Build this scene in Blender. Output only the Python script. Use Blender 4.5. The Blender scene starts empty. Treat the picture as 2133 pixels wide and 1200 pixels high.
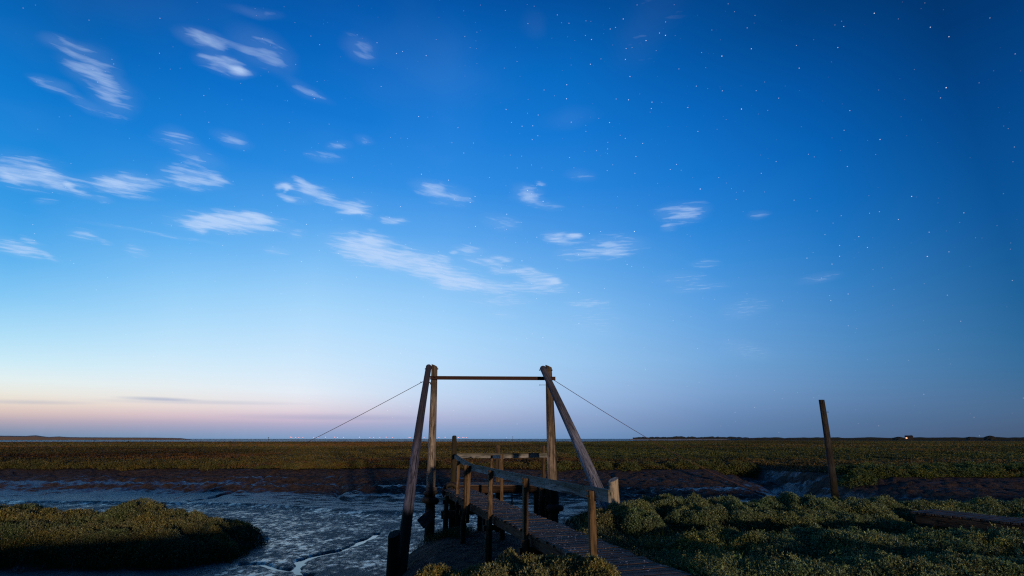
import bpy, math, random
import numpy as np
from mathutils import Vector
R = math.radians
random.seed(7)
rng = np.random.default_rng(11)
scene = bpy.context.scene
COL = scene.collection

# ------------------------------------------------------------------ camera
F_PX = 1066.0
PITCH = math.atan(314.0 / F_PX)
CAM_Z = 1.65
cam_d = bpy.data.cameras.new("camera")
cam = bpy.data.objects.new("camera", cam_d)
COL.objects.link(cam)
cam_d.sensor_width = 36.0
cam_d.lens = 36.0 * F_PX / 2133.0
cam_d.clip_start = 0.05
cam_d.clip_end = 60000
cam.location = (0, 0, CAM_Z)
cam.rotation_euler = (R(90) + PITCH, 0, 0)
scene.camera = cam
ST, CT = math.sin(PITCH), math.cos(PITCH)


def pix_dir(px, py):
    u = (600.0 - py) / F_PX
    return np.array([(px - 1066.5) / F_PX, CT - u * ST, ST + u * CT])


def P(px, py, Y):
    """point on the line of sight of a photo position at ground distance Y"""
    d = pix_dir(px, py)
    t = Y / d[1]
    return np.array([d[0] * t, Y, CAM_Z + d[2] * t])


def G(px, py, z):
    d = pix_dir(px, py)
    t = (z - CAM_Z) / d[2]
    return np.array([d[0] * t, d[1] * t, z])


# ------------------------------------------------------------------ colour management
scene.view_settings.view_transform = 'Standard'
scene.view_settings.look = 'None'
scene.view_settings.exposure = 0.0
scene.view_settings.gamma = 1.0
scene.render.engine = 'CYCLES'
scene.cycles.use_denoising = False
scene.cycles.pixel_filter_type = 'BLACKMAN_HARRIS'
scene.cycles.filter_width = 1.2
scene.cycles.max_bounces = 5
scene.cycles.diffuse_bounces = 2
scene.cycles.glossy_bounces = 3
scene.cycles.transparent_max_bounces = 6


def lin(c):
    out = []
    for v in c:
        v = v / 255.0
        out.append(v / 12.92 if v <= 0.04045 else ((v + 0.055) / 1.055) ** 2.4)
    return out


# ------------------------------------------------------------------ world (dusk sky, thin drifting clouds, stars)
world = bpy.data.worlds.new("World")
scene.world = world
world.use_nodes = True
WT = world.node_tree
WT.nodes.clear()


class NT:
    def __init__(self, tree):
        self.t = tree

    def node(self, kind, **kw):
        n = self.t.nodes.new(kind)
        for k, v in kw.items():
            setattr(n, k, v)
        return n

    def put(self, sock, v):
        if hasattr(v, 'is_output'):
            self.t.links.new(v, sock)
        elif v is not None:
            sock.default_value = v

    def math(self, op, a, b=None, c=None, clamp=False):
        n = self.node('ShaderNodeMath', operation=op, use_clamp=clamp)
        self.put(n.inputs[0], a)
        if b is not None: self.put(n.inputs[1], b)
        if c is not None: self.put(n.inputs[2], c)
        return n.outputs[0]

    def vmath(self, op, a, b=None):
        n = self.node('ShaderNodeVectorMath', operation=op)
        self.put(n.inputs[0], a)
        if b is not None: self.put(n.inputs[1], b)
        return n.outputs['Value'] if op in ('DOT_PRODUCT', 'LENGTH', 'DISTANCE') else n.outputs[0]

    def mix(self, f, a, b, blend='MIX'):
        n = self.node('ShaderNodeMix', data_type='RGBA', blend_type=blend)
        self.put(n.inputs[0], f)
        self.put(n.inputs[6], tuple(a) + (1,) if isinstance(a, (list, tuple)) and len(a) == 3 else a)
        self.put(n.inputs[7], tuple(b) + (1,) if isinstance(b, (list, tuple)) and len(b) == 3 else b)
        return n.outputs[2]

    def maprange(self, v, a, b, c=0.0, d=1.0, smooth=True):
        n = self.node('ShaderNodeMapRange', interpolation_type='SMOOTHSTEP' if smooth else 'LINEAR')
        for s, x in zip(n.inputs[:5], (v, a, b, c, d)):
            self.put(s, x)
        return n.outputs[0]

    def noise(self, vec, scale, detail=3, rough=0.5, dist=0.0, out='Fac'):
        n = self.node('ShaderNodeTexNoise')
        self.put(n.inputs['Vector'], vec)
        n.inputs['Scale'].default_value = scale
        n.inputs['Detail'].default_value = detail
        n.inputs['Roughness'].default_value = rough
        n.inputs['Distortion'].default_value = dist
        return n.outputs[out]

    def ramp(self, f, stops, mode='LINEAR'):
        n = self.node('ShaderNodeValToRGB')
        n.color_ramp.interpolation = mode
        el = n.color_ramp.elements
        while len(el) > 1:
            el.remove(el[-1])
        el[0].position = stops[0][0]
        el[0].color = tuple(stops[0][1]) + (1,)
        for p, c in stops[1:]:
            e = el.new(p)
            e.color = tuple(c) + (1,)
        self.put(n.inputs[0], f)
        return n.outputs[0]


W = NT(WT)
tc = W.node('ShaderNodeTexCoord')
dirv = W.vmath('NORMALIZE', tc.outputs['Generated'])
sep = W.node('ShaderNodeSeparateXYZ')
W.put(sep.inputs[0], dirv)
dx, dy, dz = sep.outputs
az = W.math('MULTIPLY', W.math('ARCTAN2', dx, dy), 180 / math.pi)     # 0 = away from the jetty's landward end
el_ = W.math('MULTIPLY', W.math('ARCSINE', dz), 180 / math.pi)

SKY = {
    0: [(-200, (2, 66, 134)), (0, (2, 90, 166)), (110, (2, 106, 188)), (200, (6, 120, 206)), (300, (18, 132, 216)), (400, (42, 148, 226)),
        (500, (72, 166, 235)), (600, (122, 195, 244)), (680, (166, 218, 247)), (740, (196, 233, 248)), (790, (228, 240, 240)),
        (820, (234, 231, 218)), (845, (228, 209, 194)), (865, (206, 181, 181)), (885, (152, 153, 177)), (914, (106, 138, 168))],
    590: [(-200, (2, 62, 140)), (0, (2, 88, 172)), (150, (5, 106, 198)), (300, (26, 128, 219)), (400, (58, 150, 231)), (500, (108, 181, 244)),
          (600, (156, 210, 250)), (700, (190, 226, 253)), (770, (213, 235, 251)), (820, (233, 239, 246)), (850, (232, 220, 225)),
          (875, (207, 184, 206)), (890, (160, 165, 198)), (914, (125, 155, 195))],
    1066: [(-200, (2, 56, 126)), (0, (2, 83, 166)), (150, (7, 111, 200)), (300, (26, 128, 220)), (400, (50, 142, 228)), (500, (88, 163, 236)),
           (600, (132, 193, 246)), (700, (162, 210, 250)), (780, (177, 214, 248)), (840, (170, 196, 234)), (880, (152, 173, 212)),
           (914, (120, 156, 200))],
    1585: [(-200, (0, 50, 106)), (0, (0, 63, 128)), (150, (1, 85, 167)), (300, (4, 103, 192)), (450, (24, 122, 209)), (550, (50, 137, 215)),
           (650, (82, 151, 219)), (750, (103, 158, 212)), (820, (108, 148, 196)), (870, (94, 129, 174)), (914, (84, 116, 158))],
    2133: [(-200, (0, 36, 78)), (0, (0, 46, 97)), (150, (0, 56, 117)), (300, (2, 70, 136)), (450, (10, 82, 148)), (600, (28, 96, 153)),
           (750, (50, 106, 153)), (850, (72, 104, 140)), (914, (70, 89, 118))],
}
SCOLS = sorted(SKY)


def sky_at(px, py):
    def col(k):
        t = SKY[k]
        return np.array([np.interp(py, [a for a, _ in t], [c[i] for _, c in t]) for i in range(3)])
    px = min(max(px, 0), 2133)
    for a, b in zip(SCOLS[:-1], SCOLS[1:]):
        if a <= px <= b:
            f = (px - a) / (b - a)
            return col(a) * (1 - f) + col(b) * f


def dir_pix(a, e):
    a, e = R(a), R(e)
    x, y, z = math.sin(a) * math.cos(e), math.cos(a) * math.cos(e), math.sin(e)
    d = y * CT + z * ST
    return 1066.5 + F_PX * x / d, 600 - F_PX * (-y * ST + z * CT) / d


ELS = [0, 0.6, 1.3, 2.0, 2.8, 3.6, 4.6, 6, 8, 11, 14, 18, 22, 27, 33, 39, 46]
elev_f = W.math('DIVIDE', el_, 90.0, clamp=True)
ramps = []
AZS = [-46, -34, -22, -8, 8, 22, 34, 46]
for a in AZS:
    stops = []
    for e in ELS:
        px, py = dir_pix(a, e)
        stops.append((e / 90.0, lin(sky_at(px, max(py, -190)))))
    zen = [0.35 * v for v in stops[-1][1]]
    stops.append((75 / 90, zen))
    ramps.append(W.ramp(elev_f, stops))
sky = ramps[0]
for i in range(1, len(AZS)):
    sky = W.mix(W.maprange(az, AZS[i - 1], AZS[i], smooth=False), sky, ramps[i])
# the night side of the sky, behind the camera
night = W.ramp(elev_f, [(0.0, (0.018, 0.03, 0.05)), (0.2, (0.006, 0.022, 0.06)), (0.8, (0.004, 0.03, 0.08))])
sky = W.mix(W.maprange(W.math('ABSOLUTE', W.math('ADD', az, 6)), 55, 130), sky, night)

# cloud layer: directions projected on a flat layer overhead
zc = W.math('MAXIMUM', dz, 0.02)
cmb = W.node('ShaderNodeCombineXYZ')
W.put(cmb.inputs[0], W.math('DIVIDE', dx, zc))
W.put(cmb.inputs[1], W.math('DIVIDE', dy, zc))
cmb.inputs[2].default_value = 1.0
pl = cmb.outputs[0]

CLOUDS = [
    (140, 95, 50, 14, 15, .4), (190, 150, 62, 35, 35, .42), (235, 205, 52, 35, 45, .36), (105, 180, 42, 13, 20, .4), (175, 218, 48, 11, 25, .34),
    (430, 80, 55, 17, 20, .55), (470, 135, 52, 20, 20, .7), (550, 110, 70, 30, 35, .34), (505, 155, 22, 11, 10, .5), (640, 190, 52, 13, 25, .25),
    (750, 105, 40, 20, 30, .3), (530, 22, 50, 9, 15, .28), (370, 290, 44, 20, 20, .4), (420, 330, 48, 18, 20, .34), (485, 290, 36, 15, 20, .38),
    (50, 360, 85, 32, 12, .65), (130, 380, 55, 18, 20, .5), (255, 382, 80, 21, 3, .8), (395, 372, 62, 23, 8, .7), (290, 412, 34, 5, 5, .45),
    (680, 325, 38, 10, 10, .32), (705, 303, 20, 8, 0, .32), (750, 293, 20, 8, 10, .28), (585, 387, 18, 7, 15, .8), (655, 402, 62, 15, 20, .8),
    (740, 433, 38, 15, -3, .85), (620, 418, 28, 9, 10, .35), (815, 460, 30, 7, 8, .55), (890, 390, 36, 15, 10, .45), (935, 405, 52, 19, 15, .42),
    (1095, 402, 32, 16, 5, .55), (1125, 425, 38, 11, 15, .38), (1040, 465, 38, 15, 10, .38), (1420, 445, 50, 20, -8, .55), (1580, 447, 24, 8, -10, .28),
    (1205, 365, 26, 11, 5, .26), (480, 465, 112, 21, 3, .9), (410, 468, 30, 13, 5, .5), (540, 455, 38, 13, 5, .42),
    (620, 488, 22, 9, 5, .38), (575, 523, 24, 9, 8, .38), (175, 490, 34, 10, 8, .5), (35, 518, 60, 15, 14, .75), (285, 524, 24, 11, 25, .44),
    (755, 522, 66, 29, 18, .95), (860, 548, 78, 26, 14, .85), (950, 580, 66, 20, 8, .65), (975, 520, 34, 9, 5, .55), (1015, 545, 54, 11, 5, .55),
    (1045, 565, 28, 9, 5, .5), (1120, 578, 54, 13, 12, .62), (1030, 600, 78, 15, 2, .62), (1050, 628, 62, 11, 0, .42), (1135, 600, 54, 13, 5, .5),
    (1050, 657, 32, 9, 5, .32), (1168, 497, 36, 13, 5, .72), (1270, 517, 66, 22, -5, .52), (1190, 530, 38, 13, 0, .38), (1225, 632, 44, 7, 0, .42),
    (1240, 670, 64, 32, 10, .22), (1470, 550, 28, 9, -5, .3), (1425, 580, 54, 13, 0, .27), (1450, 600, 62, 9, -5, .26), (1550, 645, 52, 19, -10, .26),
    (1555, 730, 56, 17, 15, .2), (1705, 580, 48, 9, -10, .24), (1345, 60, 50, 90, 35, .06), (1180, 250, 56, 20, -10, .12), (90, 420, 26, 6, 0, .32),
    (320, 486, 150, 3.5, 9, .3), (1110, 50, 26, 26, 0, .08),
]


_cr = random.Random(3)
for c_ in list(CLOUDS):
    if c_[5] >= .5 and c_[1] > 200:
        for _k in range(2 if c_[5] > .7 else 1):
            CLOUDS.append((c_[0] + _cr.uniform(-1.1, 1.3) * c_[2], c_[1] + _cr.uniform(-1.6, 1.6) * max(c_[3], 12), c_[2] * _cr.uniform(.25, .5), max(c_[3] * .35, 5), c_[4] + 6, .42))


def cloud_rows(cx, cy, hw, hh, ang):
    """two rows (a, b, c) so that (row . (x/z, y/z, 1)) are the blob's own axes"""
    def pp(x, y):
        d = pix_dir(x, y)
        return np.array([d[0] / d[2], d[1] / d[2]])
    ca, sa = math.cos(R(ang)), math.sin(R(ang))
    c0 = pp(cx, cy)
    e1 = pp(cx + ca * 4, cy + sa * 4) - c0
    e2 = pp(cx - sa * 4, cy + ca * 4) - c0
    M = np.linalg.inv(np.array([e1 * hw / 4, e2 * hh / 4]).T)
    off = -M @ c0
    return (M[0, 0], M[0, 1], off[0]), (M[1, 0], M[1, 1], off[1])


def blob_sum(vec, blobs):
    acc = None
    for (cx, cy, hw, hh, ang, a) in blobs:
        r1, r2 = cloud_rows(cx, cy, hw * 1.5, hh * 1.65, ang)
        q1 = W.vmath('DOT_PRODUCT', vec, r1)
        q2 = W.vmath('DOT_PRODUCT', vec, r2)
        rr = W.math('MULTIPLY_ADD', q2, q2, W.math('MULTIPLY', q1, q1))
        f = W.math('SUBTRACT', 1.0, rr, clamp=True)
        f = W.math('MULTIPLY', f, f)
        acc = W.math('MULTIPLY_ADD', f, a, acc if acc is not None else 0.0)
    return acc


# wispy warp of the blob outlines
wn = W.noise(pl, 5.0, 3, 0.55, out='Color')
warp = W.vmath('MULTIPLY', W.vmath('SUBTRACT', wn, (0.5, 0.5, 0.5)), (0.12, 0.07, 0.0))
plw = W.vmath('ADD', pl, warp)
amount = blob_sum(plw, CLOUDS)
def streaks(rot, sx, sy, detail):
    c_, s_ = math.cos(R(rot)), math.sin(R(rot))
    src = W.vmath('ADD', pl, W.vmath('MULTIPLY', warp, (.6, .6, 0)))
    m = W.node('ShaderNodeCombineXYZ')
    W.put(m.inputs[0], W.vmath('DOT_PRODUCT', src, (c_ * sx, s_ * sx, 0)))
    W.put(m.inputs[1], W.vmath('DOT_PRODUCT', src, (-s_ * sy, c_ * sy, 0)))
    m.inputs[2].default_value = rot
    return W.noise(m.outputs[0], 1.0, detail, .55)


px_ = W.math('DIVIDE', dx, zc)
wx = W.maprange(px_, -0.5, 0.5)
sa_ = W.node('ShaderNodeMix', data_type='FLOAT')
W.put(sa_.inputs[0], wx); W.put(sa_.inputs[2], streaks(31, 8.5, 22.0, 3)); W.put(sa_.inputs[3], streaks(-8, 8.5, 22.0, 3))
s01 = W.maprange(sa_.outputs[0], 0.32, 0.70)
body = W.math('SUBTRACT', W.math('MULTIPLY', W.math('MINIMUM', amount, 0.9), 1.42), W.math('MULTIPLY', W.math('SUBTRACT', 1.0, s01), 0.72), clamp=True)
veil = W.maprange(W.noise(pl, 1.3, 3, 0.55), 0.50, 0.85, 0.0, 0.05)
veil = W.math('MULTIPLY', veil, W.maprange(px_, .4, -.4))
alpha = W.math('MULTIPLY_ADD', amount, 0.22, W.math('MULTIPLY', body, 0.72))
alpha = W.math('ADD', alpha, veil, clamp=True)
sky = W.mix(W.math('MULTIPLY', alpha, 0.85), sky, lin((190, 215, 250)))
# low dark stratus bars near the north-west horizon
LOW = [(330, 831, 75, 3.2, 2, .5), (700, 870, 190, 5, 0.6, .35), (60, 838, 130, 4, 1, .3), (1180, 872, 120, 4, 0, .12), (420, 838, 200, 4, 1, .25)]
sky = W.mix(W.math('MINIMUM', blob_sum(pl, LOW), 0.6), sky, lin((138, 158, 196)))

# stars
def stars(scale, rad, power, gain):
    v = W.node('ShaderNodeTexVoronoi', voronoi_dimensions='3D', feature='F1')
    W.put(v.inputs['Vector'], dirv)
    v.inputs['Scale'].default_value = scale
    s = W.node('ShaderNodeSeparateColor')
    W.put(s.inputs[0], v.outputs['Color'])
    b = W.math('POWER', s.outputs[0], power)
    core = W.maprange(v.outputs['Distance'], rad * scale, rad * scale * 0.35, 0.0, 1.0)
    return W.math('MULTIPLY', W.math('MULTIPLY', core, b), gain), s.outputs[1]


s1, h1 = stars(100, 0.00085, 3.6, 1.35)
s2, h2 = stars(30, 0.00095, 4.0, 1.6)
st = W.math('ADD', s1, s2)
st = W.math('MULTIPLY', st, W.maprange(el_, 3, 26, 0.25, 1.0))
st = W.math('MULTIPLY', st, W.maprange(az, -40, 8, 0.35, 1.0))
st = W.math('MULTIPLY', st, W.math('SUBTRACT', 1.0, W.math('MULTIPLY', alpha, 0.7)))
stcol = W.mix(h1, (1.0, 0.86, 0.78), (0.75, 0.86, 1.0))
stc = W.vmath('SCALE', stcol)
W.put(stc.node.inputs['Scale'], st)
sky = W.vmath('ADD', sky, stc)

bg = W.node('ShaderNodeBackground')
W.put(bg.inputs[0], sky)
bg.inputs[1].default_value = 1.0
nish = W.node('ShaderNodeTexSky', sky_type='NISHITA')
nish.sun_disc = False
nish.sun_elevation = R(-4)
nish.sun_rotation = R(-65)
bg2 = W.node('ShaderNodeBackground')
W.put(bg2.inputs[0], nish.outputs[0])
bg2.inputs[1].default_value = 0.05
adds = W.node('ShaderNodeAddShader')
W.t.links.new(bg.outputs[0], adds.inputs[0])
W.t.links.new(bg2.outputs[0], adds.inputs[1])
wo = W.node('ShaderNodeOutputWorld')
W.t.links.new(adds.outputs[0], wo.inputs[0])

# low orange moon behind the camera, to the right
ld = bpy.data.lights.new("low_moonlight", 'SUN')
ld.energy = 1.5
ld.angle = R(1.6)
ld.color = (1.0, 0.72, 0.50)
lo = bpy.data.objects.new("low_moonlight", ld)
COL.objects.link(lo)
LDIR = Vector((-math.sin(R(21)) * math.cos(R(3.2)), math.cos(R(21)) * math.cos(R(3.2)), -math.sin(R(3.2))))
lo.rotation_euler = LDIR.to_track_quat('-Z', 'Y').to_euler()
#@@PART2@@
# ------------------------------------------------------------------ helpers
def link(o, parent=None):
    COL.objects.link(o)
    if parent is not None:
        o.parent = parent
    return o


def tag(o, label=None, cat=None, group=None, kind=None):
    for k, v in (('label', label), ('category', cat), ('group', group), ('kind', kind)):
        if v: o[k] = v
    return o


def np_mesh(name, verts, quads=None, tris=None, attrs=None, smooth=False):
    """attrs: {name: (type, domain, array)}"""
    me = bpy.data.meshes.new(name)
    verts = np.asarray(verts, dtype=np.float32)
    faces, starts, n = [], [], 0
    nq = 0 if quads is None else len(quads)
    nt = 0 if tris is None else len(tris)
    me.vertices.add(len(verts))
    me.vertices.foreach_set('co', verts.ravel())
    loops = []
    if nq: loops.append(np.asarray(quads, dtype=np.int32).ravel())
    if nt: loops.append(np.asarray(tris, dtype=np.int32).ravel())
    loops = np.concatenate(loops)
    me.loops.add(len(loops))
    me.loops.foreach_set('vertex_index', loops)
    me.polygons.add(nq + nt)
    ls = np.concatenate([np.arange(nq) * 4, nq * 4 + np.arange(nt) * 3]).astype(np.int32)
    me.polygons.foreach_set('loop_start', ls)
    me.polygons.foreach_set('use_smooth', np.full(nq + nt, smooth))
    for k, (typ, dom, arr) in (attrs or {}).items():
        a = me.attributes.new(k, typ, dom)
        key = {'FLOAT': 'value', 'FLOAT_VECTOR': 'vector', 'FLOAT_COLOR': 'color'}[typ]
        a.data.foreach_set(key, np.asarray(arr, dtype=np.float32).ravel())
    me.update()
    me.validate()
    return me


def hash2(ix, iy, seed):
    h = (ix.astype(np.int64) * 374761393 + iy.astype(np.int64) * 668265263 + seed * 1442695041) & 0xffffffff
    h = ((h ^ (h >> 13)) * 1274126177) & 0xffffffff
    h = (h ^ (h >> 16)) & 0xffffffff
    return h.astype(np.float64) / 4294967295.0


def vnoise(x, y, seed=0):
    ix, iy = np.floor(x), np.floor(y)
    fx, fy = x - ix, y - iy
    fx = fx * fx * (3 - 2 * fx)
    fy = fy * fy * (3 - 2 * fy)
    a = hash2(ix, iy, seed); b = hash2(ix + 1, iy, seed)
    c = hash2(ix, iy + 1, seed); d = hash2(ix + 1, iy + 1, seed)
    return (a * (1 - fx) + b * fx) * (1 - fy) + (c * (1 - fx) + d * fx) * fy


def fbm(x, y, seed=0, octv=4, gain=0.5):
    s, amp, tot = 0, 1.0, 0
    for i in range(octv):
        s = s + amp * vnoise(x * 2 ** i + 17.3 * i, y * 2 ** i - 9.1 * i, seed + i)
        tot += amp
        amp *= gain
    return s / tot * 2 - 1      # -1..1


def sst(a, b, t):
    t = np.clip((t - a) / (b - a), 0, 1)
    return t * t * (3 - 2 * t)


# ------------------------------------------------------------------ terrain shape
BED = -1.72
RUN = [G(a_, b_, -1.74)[:2] for a_, b_ in ((790, 1112), (752, 1130), (715, 1146), (660, 1158), (628, 1170), (622, 1182), (650, 1205), (640, 1240))]
RUN2 = [G(a_, b_, -1.74)[:2] for a_, b_ in ((500, 1176), (545, 1178), (590, 1188), (624, 1190))]


def poly_dist(x, y, pts):
    best = np.full(np.shape(x), 1e9)
    for a_, b_ in zip(pts[:-1], pts[1:]):
        d_ = b_ - a_
        t_ = np.clip(((x - a_[0]) * d_[0] + (y - a_[1]) * d_[1]) / (d_ @ d_), 0, 1)
        best = np.minimum(best, np.hypot(x - a_[0] - t_ * d_[0], y - a_[1] - t_ * d_[1]))
    return best


FAR_X = [-90, -38, -18, 0, 10, 13.5, 16.0, 17.2, 18.6, 21, 25, 32, 45, 90]
FAR_Y = [40, 38.5, 37.5, 37, 36.5, 37.5, 43, 43, 34, 30.2, 29.5, 28.6, 28.5, 30]


def terrain(x, y, want_masks=False):
    x = np.asarray(x, float); y = np.asarray(y, float)
    r = np.hypot(x, y)
    n1 = fbm(x * .35, y * .35, 3)
    n2 = fbm(x * 1.3, y * 1.3, 9)
    near = sst(120, 60, r)
    fine = fbm(x * 7, y * 7, 21, 3) * sst(45, 25, r)
    # far marsh
    yf = np.interp(x, FAR_X, FAR_Y) + n1 * 0.8 + n2 * 0.35
    d = y - yf                                   # >0 inside far marsh
    marsh_top = -0.36 + 0.10 * fbm(x * .12, y * .12, 31) + 0.07 * n2 * near
    # bank profile: steep lip, two ledges, toe, flat, small scarp, channel bed
    wob = n1 * 0.5 + n2 * 0.28
    dd = d + wob
    dd = np.where(dd < 0, dd * np.interp(x, [-20, -13, -8, 2, 5, 14], [1.22, 1.10, .84, .78, .64, .60]), dd)
    k = np.interp(dd, [-16, -10.5, -9.9, -9.5, -9.2, -5.6, -4.7, -3.9, -3.1, -2.3, -1.5, -0.7, -0.25, 0.0, 0.35],
                  [BED - .5, BED - .3, BED + .005, BED + .04, -1.60, -1.50, -1.40, -1.16, -1.10, -.88, -.82, -.60, -.50, -.40, -.36])
    lumps = (np.abs(fbm(x * 1.7, y * 2.6, 41)) * 0.20 + np.abs(fbm(x * 4.5, y * 5, 44, 3)) * .08 + fine * 0.05) * sst(-6.2, -4.2, dd) * sst(0.3, -0.6, dd)
    scoop = 0.10 * fbm(x * .5, y * .9, 43) * sst(-9.4, -6, dd) * sst(0.2, -1, dd)
    far = np.where(dd > 0.35, marsh_top, k + lumps + scoop)
    # rills cut across the far bank
    for (xa, slope) in ((-10.6, -0.42), (-4.2, -0.35), (-16.8, 0.2), (7.2, -0.3)):
        xc = xa + slope * (d + 4) + 0.3 * fbm(y * .7, y * 0 + xa, 47)
        w = 0.12 + 0.10 * sst(-1, -6, d)
        far = far - 0.17 * np.exp(-((x - xc) / w) ** 2) * sst(-9.2, -6, d) * sst(1.0, -0.8, d)
    # side gully in the far bank
    gx = 16.3 + 0.5 * np.sin(y * .35) + (y - 33) * 0.04
    gw = np.interp(y, [24, 28, 33, 38, 43], [2.6, 2.2, 1.5, 0.9, 0.4])
    g = np.exp(-((x - gx) / gw) ** 2) * sst(44, 36, y)
    gfloor = np.interp(y, [22, 30, 37, 43], [-1.72, -1.35, -0.85, -0.5]) + fine * .03
    far = far * (1 - g) + np.minimum(far, gfloor) * g
    far = far - 0.16 * np.exp(-((x - gx - 0.2) / 0.28) ** 2) * sst(42, 34, y) * sst(24, 30, y)
    # left island
    ix = np.maximum(x + 10.9, 0) / 2.4
    iy = (y - (18.0 + 0.5 * np.sin(x * .5))) / 2.6
    di = np.sqrt(ix ** 2 + iy ** 2) + 0.24 * n2 + 0.12 * n1
    isl = np.interp(di, [0, .45, .72, .95, 1.18], [-1.02, -1.06, -1.2, -1.62, -2.1]) + 0.07 * n2 - .12 * sst(-13.2, -9.0, x) * sst(1.1, .6, di)
    # right-hand marsh (camera side)
    xr = np.interp(y, [-50, 5, 7.2, 8.5, 10.5, 12.5, 14.6, 15.6], [-60, -4.0, -1.9, 0.2, 1.15, 1.2, 2.2, 6.5])
    yr = 15.0 + n1 * .5
    dr = np.minimum(x - xr + 0.25 * n2, yr - y)
    rm = np.interp(dr, [-2.6, -1.6, -.6, -.15, .25], [-2.1, -1.55, -.85, -.38, -.20]) + 0.05 * n2
    rm = rm + (0.06 * n1) * sst(0.2, 1, dr)
    # mud hump under the walkway
    dm = np.hypot((x + 0.55 + (y - 15) * .16) / 2.5, (y - 14.2) / 5.2) + 0.10 * n2
    hump = np.interp(dm, [0, .6, .85, 1.0, 1.2], [-1.0, -1.10, -1.36, -1.66, -2.1]) + 0.05 * n2 + fine * .02
    dip = sst(10.2, 11.0, y) * sst(12.9, 12.2, y + (x - 9.5) * .55) * sst(7.5, 9.5, x)
    rm = rm - .28 * dip - .20 * sst(9.7, 10.2, y + .25 * n1) * sst(11.2, 10.7, y + .25 * n1) * sst(2.4, 3.6, x)
    near_bank = np.interp(y + n1 * .4, [6.2, 8.5, 10.5, 12.5], [-.25, -.6, -1.35, -2.1])
    near_bank = near_bank - .85 * sst(-1.8, -2.8, x)  # left part, out of view, sunk to keep its shadow off the island
    bed = BED + 0.012 * fbm(x * 3.4, y * 2.6, 51, 4, .6) + fine * 0.004
    wd = .115 + .10 * n2 + .05 * fbm(x * 4, y * 4, 59, 2)
    wd = np.maximum(wd, .03)
    wig = .16 * fbm(x * 1.6, y * 1.6, 63, 2)
    bed = bed - 0.10 * np.exp(-(poly_dist(x + wig, y + wig * 2, RUN) / wd) ** 4) - 0.06 * np.exp(-(poly_dist(x + wig, y - wig, RUN2) / wd) ** 4)
    creek = np.maximum.reduce([far, isl, rm, hump, near_bank, bed])
    z = creek
    # behind the camera and beyond the marsh
    lowleft = sst(-1.6, -2.6, x) * sst(-6, -4, y)  # unseen near-left ground shaped low so the grazing light reaches the island
    z = np.where(y < 6.0, np.maximum(z, -.3 - .9 * lowleft + .05 * n2), z)
    # tidal flats past the marsh: nearer on the left than on the right
    th = np.degrees(np.arctan2(x, np.maximum(y, .01)))
    edge = np.interp(th, [-60, -40, -25, -5, 8, 12, 25, 60], [430, 420, 380, 345, 350, 450, 1400, 1800])
    fl = sst(0.97, 1.03, r / edge + .03 * n1)
    z = z * (1 - fl) + (-1.5) * fl
    if not want_masks:
        return z
    veg = np.maximum(sst(-0.1, 0.5, dd) * (1 - g * .9), np.maximum(sst(.98, .82, di), sst(-0.05, .35, dr)))
    veg = np.maximum(veg, (y < 6.0) * 1.0) * (1 - fl)
    return z, veg, dd, fl + 0 * dm, dm


# one sheet, dense in front of the camera, reaching the horizon
th1 = np.radians(np.arange(-56, 56.01, 0.155))
th2 = np.radians(np.arange(59, 302, 3.0))
TH = np.concatenate([th1, th2])
RR = [0.05]
while RR[-1] < 32000:
    r_ = RR[-1]
    RR.append(r_ + 0.35 if r_ < 4 else r_ * (1.0042 if r_ < 46 else 1.012 if r_ < 420 else 1.07))
RR = np.array(RR)
tg, rg = np.meshgrid(TH, RR)
X, Yv = np.sin(tg) * rg, np.cos(tg) * rg
Z, VEG, DD, FL, DM = terrain(X, Yv, True)
nr, nt_ = X.shape
idx = np.arange(nr * nt_).reshape(nr, nt_)
nx = np.roll(idx, -1, axis=1)
quads = np.stack([idx[:-1], nx[:-1], nx[1:], idx[1:]], -1).reshape(-1, 4)[:, ::-1]
gz = np.abs(np.gradient(Z, axis=0)) / np.maximum(np.gradient(RR)[:, None], 1e-3)
flat = np.clip(1 - gz * 2.2, 0, 1)
low = sst(-0.75, -1.55, Z)
ledge = sum(np.exp(-((DD - c_) / w_) ** 2) for c_, w_ in ((-1.9, .4), (-3.5, .35), (-5.3, .6)))
ledge = ledge * sst(-.1, .5, fbm(X * .35, Yv * .9, 61, 3)) * .6
wet = np.clip(flat * (0.30 + 0.32 * low) + ledge + .35 * sst(-11, -17, X) * sst(-1.5, -3.5, DD) * (DD > -12) + .12 * sst(-6, -8, DD), 0, 1)
wet = wet * (1 - .75 * sst(1.05, .85, DM))
wet = wet * (1 - .22 * sst(-9.0, -9.8, DD) * sst(-1.5, -1.62, Z))
wet = np.maximum(wet, .75 * np.exp(-((X - 17.0) / 2.2) ** 2) * sst(26, 29, Yv) * sst(40, 36, Yv) * sst(.4, .55, vnoise(X * 1.2 + Yv * .5, Yv * .5, 88)))
wet = np.maximum(wet, FL * 0.12)
ground = link(bpy.data.objects.new('ground', np_mesh('ground', np.stack([X, Yv, Z], -1).reshape(-1, 3), quads=quads, smooth=True, attrs={
    'bed': ('FLOAT', 'POINT', sst(-1.55, -1.68, Z) * sst(-8.6, -9.4, DD) * sst(.9, 1.1, DM)), 'veg': ('FLOAT', 'POINT', VEG), 'wet': ('FLOAT', 'POINT', wet), 'flats': ('FLOAT', 'POINT', FL)})))
tag(ground, kind='structure')


def material(name):
    m = bpy.data.materials.new(name)
    m.use_nodes = True
    m.node_tree.nodes.clear()
    n = NT(m.node_tree)
    out = n.node('ShaderNodeOutputMaterial')
    b = n.node('ShaderNodeBsdfPrincipled')
    n.t.links.new(b.outputs[0], out.inputs[0])
    return m, n, b


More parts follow.
